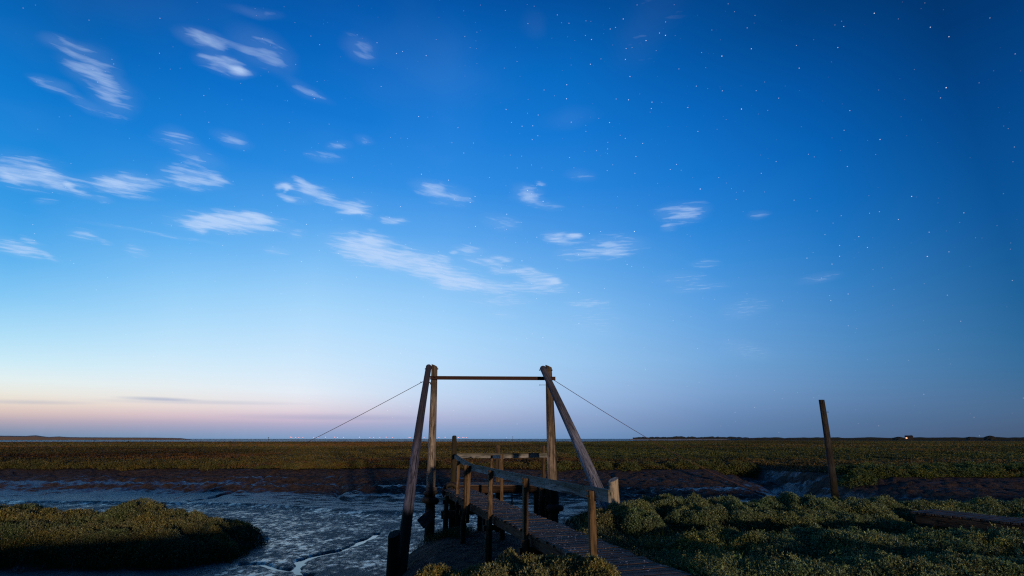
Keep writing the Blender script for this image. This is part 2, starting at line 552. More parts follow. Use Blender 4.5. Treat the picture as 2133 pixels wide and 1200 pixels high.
def attr(n, name, out='Fac'):
    a = n.node('ShaderNodeAttribute', attribute_name=name)
    return a.outputs[out]


def bump(n, h, strength, dist):
    b = n.node('ShaderNodeBump')
    b.inputs['Strength'].default_value = strength
    b.inputs['Distance'].default_value = dist
    n.put(b.inputs['Height'], h)
    return b.outputs[0]


def scaled(n, vec, s):
    m = n.node('ShaderNodeMapping')
    n.put(m.inputs[0], vec)
    m.inputs['Scale'].default_value = s
    return m.outputs[0]


# mud / marsh floor
M_GROUND, n, b = material('mud_and_marsh_floor')
pos = n.node('ShaderNodeNewGeometry').outputs['Position']
veg, wetA, flats = attr(n, 'veg'), attr(n, 'wet'), attr(n, 'flats')
big = n.noise(pos, 0.6, 4)
mid = n.noise(pos, 4.5, 4, .6)
fin = n.noise(pos, 28, 3, .6)
mud = n.mix(big, (0.085, 0.061, 0.048), (0.155, 0.112, 0.086))
mud = n.mix(n.maprange(mid, .38, .7), mud, (0.042, 0.031, 0.026))
vg = n.mix(n.noise(scaled(n, pos, (.05, .12, .1)), 1.0, 5, .6), (0.040, 0.034, 0.012), (0.085, 0.062, 0.026))
vg = n.mix(n.maprange(n.noise(scaled(n, pos, (.6, .9, 1)), 1.0, 4, .65), .42, .62), (0.020, 0.018, 0.007), vg)
colr = n.mix(veg, mud, vg)
colr = n.mix(n.math('MULTIPLY', flats, 1.0), colr, n.mix(n.noise(scaled(n, pos, (.002, .006, 1)), 1.0, 4), (0.055, 0.04, 0.036), (0.09, 0.07, 0.06)))
n.put(b.inputs['Base Color'], colr)
wn_ = n.noise(scaled(n, pos, (1.3, 2.6, 1.0)), 1.0, 4, .62)
wetf = n.maprange(n.math('ADD', n.math('MULTIPLY', wetA, 1.1), n.math('MULTIPLY', n.math('SUBTRACT', wn_, .5), 2.2)), .30, .95)
wetf = n.math('MULTIPLY', wetf, n.math('SUBTRACT', 1.0, n.math('MULTIPLY', veg, .95)))
bedm = attr(n, 'bed')
fl1 = n.noise(scaled(n, pos, (4.6, 3.0, 1.0)), 1.0, 5, .72)
fl2 = n.noise(scaled(n, pos, (.8, .6, 1.0)), 1.0, 3, .5)
fleck = n.maprange(n.math('ADD', fl1, n.math('MULTIPLY', n.math('SUBTRACT', fl2, .5), .55)), .44, .60)
rgh = n.math('MULTIPLY_ADD', wetf, -.62, .92)
spc = n.math('MULTIPLY_ADD', wetf, .55, .08)
mixf = lambda a, b_: (lambda m_: (n.put(m_.inputs[0], bedm), n.put(m_.inputs[2], a), n.put(m_.inputs[3], b_), m_.outputs[0])[-1])(n.node('ShaderNodeMix', data_type='FLOAT'))
n.put(b.inputs['Roughness'], mixf(rgh, n.math('MULTIPLY_ADD', fleck, -.50, .60)))
n.put(b.inputs['Specular IOR Level'], mixf(spc, n.math('MULTIPLY_ADD', fleck, .95, .18)))
vor = n.node('ShaderNodeTexVoronoi', feature='DISTANCE_TO_EDGE')
n.put(vor.inputs['Vector'], pos); vor.inputs['Scale'].default_value = 6.5
crack = n.maprange(vor.outputs['Distance'], 0.0, .09)
hgt = n.math('ADD', n.math('MULTIPLY', mid, 1.0), n.math('MULTIPLY_ADD', fin, .45, n.math('MULTIPLY', crack, .12)))
hgt = n.math('MULTIPLY', hgt, n.math('SUBTRACT', 1.0, n.math('MULTIPLY', bedm, n.math('MULTIPLY_ADD', fleck, .38, .55))))
n.put(b.inputs['Normal'], bump(n, hgt, 1.0, .10))
ground.data.materials.append(M_GROUND)

# shallow water lying in the bed of the creek, pierced by the ridges of mud
M_WATER, n, b = material('shallow_water')
b.inputs['Base Color'].default_value = (0.018, 0.020, 0.022, 1)
b.inputs['Roughness'].default_value = 0.06
b.inputs['IOR'].default_value = 1.42
pos = n.node('ShaderNodeNewGeometry').outputs['Position']
n.put(b.inputs['Normal'], bump(n, n.noise(scaled(n, pos, (3, 7, 1)), 1.0, 3, .6), .05, .02))
wv = [(-60, 11, BED - .045), (26, 11, BED - .045), (26, 33, BED - .045), (-60, 33, BED - .045)]
water = link(bpy.data.objects.new('water', np_mesh('water', wv, quads=[[0, 1, 2, 3]])))
water.data.materials.append(M_WATER)
tag(water, kind='structure')

# open sea and the tidal channel on the flats
M_SEA, n, b = material('sea_surface')
b.inputs['Base Color'].default_value = (0.02, 0.035, 0.05, 1)
b.inputs['Roughness'].default_value = 0.45
b.inputs['Specular IOR Level'].default_value = .3
pos = n.node('ShaderNodeNewGeometry').outputs['Position']


def strip(name, pts, z, mat):
    """ribbon of ground from pairs (near, far) given as (angle deg, r)"""
    v, q = [], []
    for (a, r0, r1) in pts:
        for r_ in (r0, r1):
            v.append((math.sin(R(a)) * r_, math.cos(R(a)) * r_, z))
    for i in range(len(pts) - 1):
        q.append([2 * i, 2 * i + 2, 2 * i + 3, 2 * i + 1])
    o = link(bpy.data.objects.new(name, np_mesh(name, v, quads=q)))
    o.data.materials.append(mat)
    tag(o, kind='structure')
    return o


aa = np.linspace(-58, 9, 60)
strip('tidal_channel', [(a, 720 + 40 * math.sin(a * .3), 960 + 60 * math.sin(a * .21 + 1)) for a in np.linspace(-58, -20, 40)], -1.42, M_SEA)
strip('sea', [(a, 3600 + 300 * math.sin(a * .4), 31000) for a in np.linspace(-25, 62, 70)], -1.40, M_SEA)

# ------------------------------------------------------------------ timber materials
def wood_mat(name, light, dark, algae=0.0, weed_z=None, dark_top_z=None, rough=.85):
    m, n, b = material(name)
    g = attr(n, 'grain', 'Vector')
    pos = n.node('ShaderNodeNewGeometry').outputs['Position']
    fine = n.noise(scaled(n, g, (38, 38, 1.6)), 1.0, 4, .6)
    blot = n.noise(scaled(n, g, (4, 4, 1.2)), 1.0, 4, .6)
    c = n.mix(n.maprange(fine, .32, .68), dark, light)
    c = n.mix(n.maprange(blot, .42, .72, 0, .85), c, [v * m_ for v, m_ in zip(light, (.34, .36, .38))])
    c = n.mix(n.maprange(n.noise(g, 1.1, 3, .6), .45, .68, 0, .55), c, dark)
    spots = n.maprange(n.noise(scaled(n, g, (13, 13, 3.2)), 1.0, 3, .65), .50, .68, 0, .8)
    c = n.mix(spots, c, [v * .55 for v in dark])
    crk = n.noise(scaled(n, g, (16, 16, .55)), 1.0, 2, .5)
    crf = n.maprange(crk, .40, .33)
    c = n.mix(n.math('MULTIPLY', crf, .8), c, (0.018, 0.014, 0.010))
    if algae > 0:
        nz = n.node('ShaderNodeSeparateXYZ')
        n.put(nz.inputs[0], n.node('ShaderNodeNewGeometry').outputs['Normal'])
        s_ = n.node('ShaderNodeSeparateXYZ'); n.put(s_.inputs[0], g)
        up = n.maprange(n.math('ADD', s_.outputs[1], n.math('MULTIPLY', n.math('SUBTRACT', blot, .5), .22)), -.06, .07)
        al = n.math('MULTIPLY', n.math('MAXIMUM', up, n.maprange(nz.outputs[2], .3, .8)), algae)
        c = n.mix(al, c, n.mix(fine, (0.075, 0.078, 0.018), (0.028, 0.038, 0.010)))
    if dark_top_z is not None:  # blotchy darker tone blended in towards the top, lower part stays paler
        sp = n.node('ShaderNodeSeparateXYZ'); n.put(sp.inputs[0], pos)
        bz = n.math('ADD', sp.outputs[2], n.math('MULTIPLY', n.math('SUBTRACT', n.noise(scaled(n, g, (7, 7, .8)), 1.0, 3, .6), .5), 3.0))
        c = n.mix(n.maprange(bz, dark_top_z - .5, dark_top_z + .8, 0, .72), c, [v * .55 for v in dark])
    if weed_z is not None:
        sp = n.node('ShaderNodeSeparateXYZ'); n.put(sp.inputs[0], pos)
        wz = n.math('ADD', sp.outputs[2], n.math('MULTIPLY', n.math('SUBTRACT', blot, .5), .5))
        wf = n.maprange(wz, weed_z + .12, weed_z - .10)
        c = n.mix(wf, c, n.mix(fine, (0.020, 0.019, 0.013), (0.034, 0.030, 0.014)))
    n.put(b.inputs['Base Color'], c)
    b.inputs['Roughness'].default_value = rough
    b.inputs['Specular IOR Level'].default_value = .25
    h = n.math('ADD', fine, n.math('MULTIPLY', crf, -1.6))
    n.put(b.inputs['Normal'], bump(n, n.math('MULTIPLY_ADD', spots, -1.2, h), .9, .012))
    return m


M_POLE = wood_mat('weathered_pole_wood', (0.60, 0.53, 0.45), (0.15, 0.12, 0.095), weed_z=.02, dark_top_z=2.9)
M_BRACE = wood_mat('silvered_brace_wood', (0.42, 0.44, 0.53), (0.13, 0.13, 0.155), weed_z=-.2, dark_top_z=2.0)
M_BRACE_L = wood_mat('purple_grey_brace_wood', (0.25, 0.26, 0.36), (0.075, 0.073, 0.105), weed_z=-.2, dark_top_z=1.2)
M_POLE_R = wood_mat('split_pole_wood', (0.55, 0.45, 0.36), (0.15, 0.115, 0.085), weed_z=.0, dark_top_z=1.6)
M_DARKPOLE = wood_mat('dark_tarred_pile_wood', (0.10, 0.078, 0.052), (0.04, 0.032, 0.022), algae=.25, weed_z=-.5)
M_PILE = wood_mat('pile_wood', (0.22, 0.155, 0.09), (0.08, 0.056, 0.034), weed_z=-.45)
M_RAIL = wood_mat('mossy_rail_wood', (0.50, 0.50, 0.48), (0.28, 0.28, 0.27), algae=.60)
M_POST = wood_mat('handrail_post_wood', (0.30, 0.20, 0.105), (0.13, 0.085, 0.045), algae=.12, weed_z=-.22)
M_DECK = wood_mat('deck_plank_wood', (0.21, 0.155, 0.115), (0.085, 0.06, 0.044))
M_BEAM = wood_mat('stringer_wood', (0.16, 0.10, 0.06), (0.06, 0.040, 0.026), weed_z=-.30)
M_LONE = wood_mat('lone_post_wood', (0.085, 0.08, 0.076), (0.024, 0.022, 0.02), weed_z=-.3)

M_RUST, n, b = material('rusted_steel')
tcn = n.node('ShaderNodeNewGeometry').outputs['Position']
n.put(b.inputs['Base Color'], n.mix(n.noise(tcn, 9, 4, .6), (0.075, 0.020, 0.012), (0.028, 0.014, 0.012)))
b.inputs['Roughness'].default_value = .8
M_IRON, n, b = material('dark_iron')
tcn = n.node('ShaderNodeNewGeometry').outputs['Position']
n.put(b.inputs['Base Color'], n.mix(n.noise(tcn, 60, 3), (0.03, 0.028, 0.028), (0.07, 0.045, 0.03)))
b.inputs['Roughness'].default_value = .6
M_WIRE, n, b = material('orange_brown_wire')
tcn = n.node('ShaderNodeNewGeometry').outputs['Position']
n.put(b.inputs['Base Color'], n.mix(n.noise(tcn, 6, 2), (0.10, 0.05, 0.03), (0.17, 0.08, 0.04)))
b.inputs['Roughness'].default_value = .7
M_RUBBER, n, b = material('old_tyre_rubber')
tcn = n.node('ShaderNodeNewGeometry').outputs['Position']
n.put(b.inputs['Base Color'], n.mix(n.maprange(n.noise(tcn, 14, 4, .6), .4, .65), (0.012, 0.012, 0.012), (0.050, 0.038, 0.024)))
b.inputs['Roughness'].default_value = .75
M_ROPE, n, b = material('frayed_rope')
tcn = n.node('ShaderNodeNewGeometry').outputs['Position']
n.put(b.inputs['Base Color'], n.mix(n.noise(tcn, 40, 3), (0.05, 0.045, 0.04), (0.20, 0.18, 0.16)))
b.inputs['Roughness'].default_value = .9


# ------------------------------------------------------------------ mesh builder
class MB:
    def __init__(self):
        self.v, self.f, self.g = [], [], []

    def _frame(self, d, up=None):
        d = d / np.linalg.norm(d)
        up = np.array([0, 0, 1.0]) if up is None else np.array(up, float)
        if abs(d @ up) > .97:
            up = np.array([0, 1.0, 0])
        s = np.cross(d, up); s /= np.linalg.norm(s)
        u = np.cross(s, d)
        return d, s, u

    def loft(self, rings, closed_ring=True, caps=True):
        """rings: list of (array of points, array of grain coords)"""
        base = len(self.v); m = len(rings[0][0])
        for p, g in rings:
            self.v += [tuple(q) for q in p]; self.g += [tuple(q) for q in g]
        for i in range(len(rings) - 1):
            for j in range(m if closed_ring else m - 1):
                a = base + i * m + j; b_ = base + i * m + (j + 1) % m
                self.f.append((a, b_, b_ + m, a + m))
        if caps:
            for i, flip in ((0, True), (len(rings) - 1, False)):
                cp = np.mean(rings[i][0], axis=0); cg = np.mean(rings[i][1], axis=0)
                c = len(self.v); self.v.append(tuple(cp)); self.g.append(tuple(cg))
                for j in range(m):
                    a = base + i * m + j; b_ = base + i * m + (j + 1) % m
                    self.f.append((b_, a, c) if flip else (a, b_, c))

    def pole(self, p0, p1, r0, r1, seg=18, rings=20, wob=.03, bend=.0, top='flat', flutes=.035, seed=None):
        p0, p1 = np.array(p0, float), np.array(p1, float)
        d, s, u = self._frame(p1 - p0)
        L = np.linalg.norm(p1 - p0)
        rs = np.random.default_rng(seed if seed is not None else random.randrange(1 << 30))
        ph = rs.uniform(0, 6.28, 6)
        fl = rs.uniform(-1, 1, seg)
        off = rs.uniform(0, 40, 3)
        out = []
        ts = list(np.linspace(0, 1, rings))
        if top == 'round': ts += [1 + .35 * r1 / L, 1 + .55 * r1 / L]
        for k, t in enumerate(ts):
            tt = min(t, 1)
            r = r0 * (1 - tt) + r1 * tt
            if t > 1: r *= .82 if t < 1 + .4 * r1 / L else .5
            c = p0 + d * L * t + s * (bend * math.sin(math.pi * tt) + wob * r * math.sin(tt * 7 + ph[0])) + u * (wob * r * math.sin(tt * 5 + ph[1]))
            a = np.arange(seg) / seg * 2 * math.pi
            rr = r * (1 + flutes * fl + .03 * np.sin(a * 2 + ph[2] + tt * 2) + .02 * np.sin(a * 3 + ph[3] - tt * 3))
            pts = c + np.outer(np.cos(a) * rr, s) + np.outer(np.sin(a) * rr, u)
            if top == 'slant' and k == len(ts) - 1:
                pts = pts + np.outer(np.cos(a + ph[4]) * r * .45, d)
            gr = np.stack([np.cos(a) * r0 + off[0], np.sin(a) * r0 + off[1], np.full(seg, t * L + off[2])], -1)
            out.append((pts, gr))
        self.loft(out)
        return self

    def beam(self, p0, p1, w, h, up=None, rings=10, ch=.12, wear=.012, seed=None):
        """rectangular timber, w across, h along up; worn chamfered edges"""
        p0, p1 = np.array(p0, float), np.array(p1, float)
        d, s, u = self._frame(p1 - p0, up)
        L = np.linalg.norm(p1 - p0)
        rs = np.random.default_rng(seed if seed is not None else random.randrange(1 << 30))
        off = rs.uniform(0, 40, 1)[0]
        c = min(w, h) * ch
        prof = np.array([(-w / 2 + c, -h / 2), (w / 2 - c, -h / 2), (w / 2, -h / 2 + c), (w / 2, h / 2 - c),
                         (w / 2 - c, h / 2), (-w / 2 + c, h / 2), (-w / 2, h / 2 - c), (-w / 2, -h / 2 + c)])
        out = []
        for t in np.linspace(0, 1, rings):
            pr = prof * (1 + rs.uniform(-wear, wear, prof.shape) * 2)
            pts = p0 + d * L * t + np.outer(pr[:, 0], s) + np.outer(pr[:, 1], u)
            gr = np.stack([pr[:, 0], pr[:, 1], np.full(8, t * L + off)], -1)
            out.append((pts, gr))
        self.loft(out)
        return self

    def path(self, pts, r, seg=6):
        pts = [np.array(p, float) for p in pts]
        out = []
        for i, p in enumerate(pts):
            dd_ = pts[min(i + 1, len(pts) - 1)] - pts[max(i - 1, 0)]
            _, s, u = self._frame(dd_)
            a = np.arange(seg) / seg * 2 * math.pi
            q = p + np.outer(np.cos(a) * r, s) + np.outer(np.sin(a) * r, u)
            out.append((q, q))
        self.loft(out)
        return self

    def torus(self, c, axis, R_, r, seg=32, sub=12, flat=1.0, tread=0.0):
        c = np.array(c, float)
        d, s, u = self._frame(np.array(axis, float))
        base = len(self.v)
        for i in range(seg):
            a = 2 * math.pi * i / seg
            rad = np.cos(a) * s + np.sin(a) * u
            for j in range(sub):
                b_ = 2 * math.pi * j / sub
                rr = r * (1 + (tread if (i % 2 and math.cos(b_) > .3) else 0))
                p = c + rad * (R_ + rr * math.cos(b_)) + d * rr * flat * math.sin(b_)
                self.v.append(tuple(p)); self.g.append(tuple(p))
        for i in range(seg):
            for j in range(sub):
                self.f.append((base + i * sub + j, base + ((i + 1) % seg) * sub + j,
                               base + ((i + 1) % seg) * sub + (j + 1) % sub, base + i * sub + (j + 1) % sub))
        return self

    def build(self, name, mat, parent=None, base=None, smooth=False):
        v = np.array(self.v)
        if parent is not None:
            v = v - np.array(parent.location)
        loc = (0, 0, 0)
        if parent is None:
            loc = base if base is not None else (v[:, 0].mean(), v[:, 1].mean(), v[:, 2].min())
            v = v - np.array(loc)
        me = bpy.data.meshes.new(name)
        me.from_pydata([tuple(p) for p in v], [], self.f)
        a = me.attributes.new('grain', 'FLOAT_VECTOR', 'POINT')
        a.data.foreach_set('vector', np.array(self.g, dtype=np.float32).ravel())
        if smooth:
            me.polygons.foreach_set('use_smooth', [True] * len(me.polygons))
            try:
                me.set_sharp_from_angle(angle=R(50))
            except Exception:
                pass
        me.materials.append(mat)
        me.update()
        o = bpy.data.objects.new(name, me)
        link(o, parent)
        o.location = loc
        return o


def empty(name, loc):
    o = bpy.data.objects.new(name, None)
    o.location = loc
    o.empty_display_size = .2
    return link(o)


# ------------------------------------------------------------------ gantry (goal-shaped pole frame)
FY = 19.0
gantry = empty('pole_gantry', (-0.7, FY, -1.5))
tag(gantry, 'tall goal-shaped frame of weathered round poles with a rusty steel crossbar and leaning braces', 'gantry')
uL0, uL1 = P(896, 1085, FY), P(905, 762, FY)
uR0, uR1 = P(1153, 1075, FY), P(1142.5, 763, FY)
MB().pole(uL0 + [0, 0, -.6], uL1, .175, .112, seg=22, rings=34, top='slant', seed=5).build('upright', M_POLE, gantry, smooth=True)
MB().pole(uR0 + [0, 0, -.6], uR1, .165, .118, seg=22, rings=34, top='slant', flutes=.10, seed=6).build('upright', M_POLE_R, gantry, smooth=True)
# split half pole bolted along the right upright
h0, h1 = P(1160, 1070, FY + .12), P(1149, 800, FY + .12)
MB().pole(h0, h1, .10, .06, seg=12, rings=20, flutes=.16, seed=8).build('splice_post', M_DARKPOLE, gantry, smooth=True)
bL0, bL1 = P(841, 1150, 14.4), P(893, 764, FY - .12)
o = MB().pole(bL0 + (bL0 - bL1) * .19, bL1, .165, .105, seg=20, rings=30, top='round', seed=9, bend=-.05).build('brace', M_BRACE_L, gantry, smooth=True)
bR0, bR1 = P(1262, 1060, 14.2), P(1130.5, 767, FY - .32)
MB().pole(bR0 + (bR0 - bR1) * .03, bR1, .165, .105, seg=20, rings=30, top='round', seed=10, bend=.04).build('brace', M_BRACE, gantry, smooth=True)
# rolled steel crossbar
c0, c1 = P(896, 787, FY - .20), P(1157, 788.5, FY - .20)
mb = MB()
mb.beam(c0, c1, .012, .10, rings=3, ch=.0, wear=0)
mb.beam(c0 + [0, 0, .055], c1 + [0, 0, .055], .075, .014, rings=3, ch=0, wear=0)
mb.beam(c0 - [0, 0, .055], c1 - [0, 0, .055], .075, .014, rings=3, ch=0, wear=0)
cb = mb.build('crossbar', M_RUST, gantry)


def bolt(p, direction, L, parent, r=.012):
    p, direction = np.array(p, float), np.array(direction, float)
    m_ = MB()
    m_.path([p - direction * L / 2, p, p + direction * L / 2], r)
    for s in (-1, 1):
        q = p + direction * s * (L / 2 - .02)
        m_.path([q - direction * .012, q + direction * .012], r * 2.1, 6)
    return m_.build('bolt', M_IRON, parent)


bolt(P(899, 768.5, FY - .06), (1, 0, 0), .50, gantry)
bolt(P(1137, 771, FY - .1), (1, 0, 0), .50, gantry)
bolt(P(893, 796, FY - .06), (1, 0, 0), .62, gantry, .008)
bolt(P(1134, 802, FY - .1), (1, 0, 0), .38, gantry, .008)
bolt(P(907, 785, FY - .24), (0, 1, 0), .25, gantry)
m_ = MB()
m_.path([P(893, 797, FY - .1), P(896, 797, FY - .1), P(897, 801, FY - .1)], .02)
m_.build('shackle', M_IRON, gantry)


def wire(p0, p1, sag, name, label):
    p0, p1 = np.array(p0), np.array(p1)
    pts = [p0 + (p1 - p0) * t - np.array([0, 0, sag * math.sin(math.pi * t)]) for t in np.linspace(0, 1, 24)]
    o = MB().path(pts, .0105, 5).build(name, M_WIRE)
    return tag(o, label, 'guy wire', 'guy wires staying the pole gantry')


gw = G(362, 1040, -1.45)
wire(P(881, 795, FY - .1), gw, .28, 'guy_wire', 'thin guy wire running down left from the gantry top to the far mud bank')
gw = G(1592, 1031, -1.45)
wire(P(1154, 792, FY - .1), gw, .35, 'guy_wire', 'thin guy wire running down right from the gantry crossbar end to the far bank')

# tyres on the uprights and on the mooring pile
def tyre(c, axis, R_, r, label, flat=1.2):
    m = MB().torus(c, axis, R_, r, 36, 12, flat, .06)
    o = m.build('tyre', M_RUBBER, smooth=True)
    return tag(o, label, 'tyre', 'old tyres hung as fenders')


cL = P(896.5, 1042, FY); tyre(cL, (0.12, 0, 1), .215, .085, 'thick old tyre ringed round the foot of the left gantry upright', 1.3)
cL2 = P(897, 1027, FY); tyre(cL2, (-0.1, .1, 1), .19, .055, 'thin perished tyre on the left gantry upright just above the thick one', 1.3)
cR = P(1156, 1058, FY); tyre(cR, (0, 0.1, 1), .215, .085, 'mud coloured tyre ringed round the foot of the right gantry upright', 1.3)
rp = MB()
for k in range(5):
    cc = uL0 + (uL1 - uL0) * .0; zc_ = P(898, 1015 + k * 1.7, FY)[2]
    rp.torus((cL[0] + .02, FY, zc_), (0.05, 0.03, 1), .178, .014, 24, 6)
ro = rp.build('rope_lashing', M_ROPE, smooth=True)
tag(ro, 'turns of old rope lashed round the left gantry upright above its tyres', 'rope')

# left and right brace stumps
s0, s1 = P(818, 1215, 14.0), P(821, 1112, 14.0)
st_ = MB().pole(s0 + [0, 0, -.3], s1, .165, .155, seg=16, rings=14, top='slant', flutes=.09, seed=31).build('mooring_stump', M_DARKPOLE, smooth=True)
tag(st_, 'black thick stump standing in wet mud at the foot of the left leaning brace', 'stump')
s0, s1 = P(1283, 1085, 13.4), P(1277.5, 999, 13.4)
st_ = MB().pole(s0 + [0, 0, -.3], s1, .135, .118, seg=18, rings=14, top='slant', flutes=.06, seed=33).build('timber_stump', wood_mat('pale_stump_wood', (0.78, 0.68, 0.53), (0.46, 0.38, 0.28)), smooth=True)
tag(st_, 'pale sawn off timber stump rising behind the bushes beside the right leaning brace', 'stump')

# lone leaning post
l0, l1 = P(1739, 1042, 26.2), P(1711, 833, 26.2)
lp = MB().pole(l0 + [0, 0, -.4], l1, .165, .125, seg=16, rings=30, flutes=.08, bend=-.03, seed=41).build('mooring_post', M_LONE, smooth=True)
tag(lp, 'tall lone timber post leaning left at the mouth of the side gully', 'post')
mw = MB()
q0 = P(1717, 859, 26.2)
mw.path([q0, q0 + [.12, 0, .0], q0 + [.22, 0, -.02], q0 + [.20, 0, .05], q0 + [.1, 0, .06]], .007)
hk = mw.build('wire_hook', M_IRON)
tag(hk, 'small bent wire hook sticking out of the lone leaning post', 'hook')

# ------------------------------------------------------------------ footbridge
LEFT0, RIGHT0 = np.array([1.14, 7.60]), np.array([1.98, 7.30])
DIRW = np.array([-.298, .9546]); NRM = np.array([DIRW[1], -DIRW[0]])     # NRM points right
WID = .90
L_BRIDGE = 12.0
ORG = np.array([1.20, 7.45])          # left edge start


def W2(s, off, z=0.0):
    """point on the walkway: s along, off across from the left edge"""
    bend = 0.0
    p = ORG + DIRW * s + NRM * off
    return np.array([p[0], p[1], z])


bridge = empty('footbridge', tuple(W2(5, .45, -1.4)))
tag(bridge, 'narrow plank footbridge with a mossy left handrail leading out to the landing stage', 'footbridge')
mb = MB()
s = -2.2; k = 0
rs = np.random.default_rng(77)
while s < 12.05:
    w = .128 + rs.uniform(-.006, .006)
    j0, j1 = rs.uniform(-.035, .03), rs.uniform(-.03, .04)
    zz = rs.uniform(-.006, .006)
    skew = rs.uniform(-.01, .01)
    a = W2(s + w / 2 + skew, -.02 + j0, zz - .02); b_ = W2(s + w / 2 - skew, WID + .02 + j1, zz - .02)
    mb.beam(a, b_, w, .04, rings=5, ch=.14, wear=.02, seed=1000 + k)
    s += w + .022 + rs.uniform(-.004, .006); k += 1
mb.build('deck', M_DECK, bridge)
for off in (.06, WID - .06):
    mb = MB().beam(W2(-2.2, off, -.135), W2(12.0, off, -.135), .075, .19, rings=30, seed=int(off * 100))
    mb.build('stringer', M_BEAM, bridge)
# cross bearers and supports
for s_ in (2.75, 5.35, 8.0, 10.6):
    for off in (-.10, WID + .1):
        p = W2(s_ + .15, off)
        zt = float(terrain(p[0], p[1]))
        MB().pole((p[0], p[1], min(zt, -1.0) - .5), (p[0], p[1], -.10 if off < 0 else -.14), .085, .075, seg=12, rings=8, flutes=.06, seed=int(s_ * 10 + off * 10)).build('pile', M_PILE, bridge, smooth=True)
    MB().beam(W2(s_ + .15, -.22, -.29), W2(s_ + .15, WID + .22, -.29), .09, .12, rings=6).build('cross_bearer', M_BEAM, bridge)
# handrail posts (outside the left edge)
RAILZ = .985
posts = [(.42, .13), (2.95, .0), (5.45, .0), (7.75, .0)]
ppos = []
for i, (s_, off) in enumerate(posts):
    base = W2(s_, -.075 + off)
    zb = -.34 if i == 0 else (-.95 if i < 3 else -.5)
    up_ = np.array([DIRW[0], DIRW[1], 0])
    MB().beam((base[0] - .01, base[1], zb), (base[0] + .012 * (1 if i == 0 else 0), base[1], RAILZ - .05), .095, .095, up=up_, rings=10, seed=60 + i).build('post', M_POST, bridge)
    ppos.append(base)
NRM3 = np.array([NRM[0], NRM[1], 0.0])
rail_pts = [W2(-.02, .13, RAILZ - .085)] + [W2(s_, -.0, RAILZ - .085) for s_, _ in posts[1:]]
for i in range(3):
    a, b_ = rail_pts[i] + [0, 0, 0], rail_pts[i + 1] + [0, 0, .0]
    gap = (b_ - a) / np.linalg.norm(b_ - a) * .004
    MB().beam(a + gap, b_ - gap, .045, .165, rings=16, wear=.02, seed=80 + i).build('rail', M_RAIL, bridge)
# outer section swings left to the mooring pile
P4 = rail_pts[3]
MOOR = P(945.5, 950, 18.9)
midp = P4 * .45 + MOOR * .55
MB().beam(P4 + [0.0, .05, 0], midp, .045, .15, rings=10, seed=91).build('rail', M_RAIL, bridge)
MB().beam(midp + [0, .008, 0], MOOR + [.05, -.06, 0], .045, .15, rings=10, seed=92).build('rail', M_RAIL, bridge)
pb = midp + [-.07, 0, 0]
MB().beam((pb[0], pb[1], -1.25), (pb[0], pb[1], RAILZ - .02), .085, .085, rings=8, seed=93).build('post', M_POST, bridge)
pb = P4 + [-.16, -.02, 0]
MB().beam((pb[0], pb[1], -.3), (pb[0], pb[1], RAILZ - .02), .07, .07, rings=8, seed=94).build('post', M_POST, bridge)

for i in range(4):
    q_ = ppos[i] + np.array([0, 0, RAILZ - .085])
    for dz_ in (-.035, .035):
        bolt(q_ + np.array([0, 0, dz_]) + NRM3 * .035, NRM3, .22, bridge, .008)

# shell scraps and droppings on the planks
v, t3 = [], []
for i in range(620):
    s_ = rs.uniform(-1.5, 12); s_ = s_ if s_ > 1 or rs.random() < .5 else rs.uniform(2, 12)
    p = W2(s_, rs.uniform(.02, WID - .02), .013)
    r_ = rs.uniform(.004, .015) * (1.4 if rs.random() < .15 else 1)
    a0 = rs.uniform(0, 6.28); bse = len(v)
    m_ = 5
    for j in range(m_):
        a = a0 + j * 2 * math.pi / m_
        rr = r_ * rs.uniform(.6, 1.3)
        v.append((p[0] + math.cos(a) * rr, p[1] + math.sin(a) * rr * 1.1, p[2]))
    v.append((p[0], p[1], p[2] + r_ * .35))
    for j in range(m_):
        t3.append((bse + j, bse + (j + 1) % m_, bse + m_))
M_SHELL, n, b = material('shell_white')
tcn = n.node('ShaderNodeNewGeometry').outputs['Position']
n.put(b.inputs['Base Color'], n.mix(n.noise(tcn, 12, 2), (0.30, 0.28, 0.26), (0.72, 0.70, 0.68)))
b.inputs['Roughness'].default_value = .6
o = link(bpy.data.objects.new('shell_scraps', np_mesh('shell_scraps', v, tris=t3)))
o.data.materials.append(M_SHELL)
tag(o, 'white shell scraps and droppings scattered over the footbridge planks', 'shells', kind='stuff')

# ------------------------------------------------------------------ landing stage
SY0, SY1 = 19.35, 20.55
stage = empty('landing_stage', (-.3, 20, -1.5))
tag(stage, 'timber landing stage across the end of the footbridge with its own rear rail', 'landing stage')
SX0, SX1 = -2.15, 1.45
SZ = .08
mb = MB(); y = SY0; k = 0
while y < SY1 - .05:
    mb.beam((SX0 + rs.uniform(-.03, .03), y + .07, SZ - .02 + rs.uniform(-.004, .004)), (SX1 + rs.uniform(-.03, .03), y + .07, SZ - .02), .135, .04, rings=10, seed=2000 + k)
    y += .155; k += 1
mb.build('deck', M_DECK, stage)
M_FASC = wood_mat('stage_fascia_wood', (0.10, 0.060, 0.036), (0.05, 0.03, 0.02))
MB().beam((SX0, SY0 + .03, SZ - .16), (SX1, SY0 + .03, SZ - .16), .07, .22, rings=20, seed=201).build('fascia_beam', M_FASC, stage)
MB().beam((SX0, SY1 - .03, SZ - .16), (SX1, SY1 - .03, SZ - .16), .07, .22, rings=20, seed=202).build('fascia_beam', M_BEAM, stage)
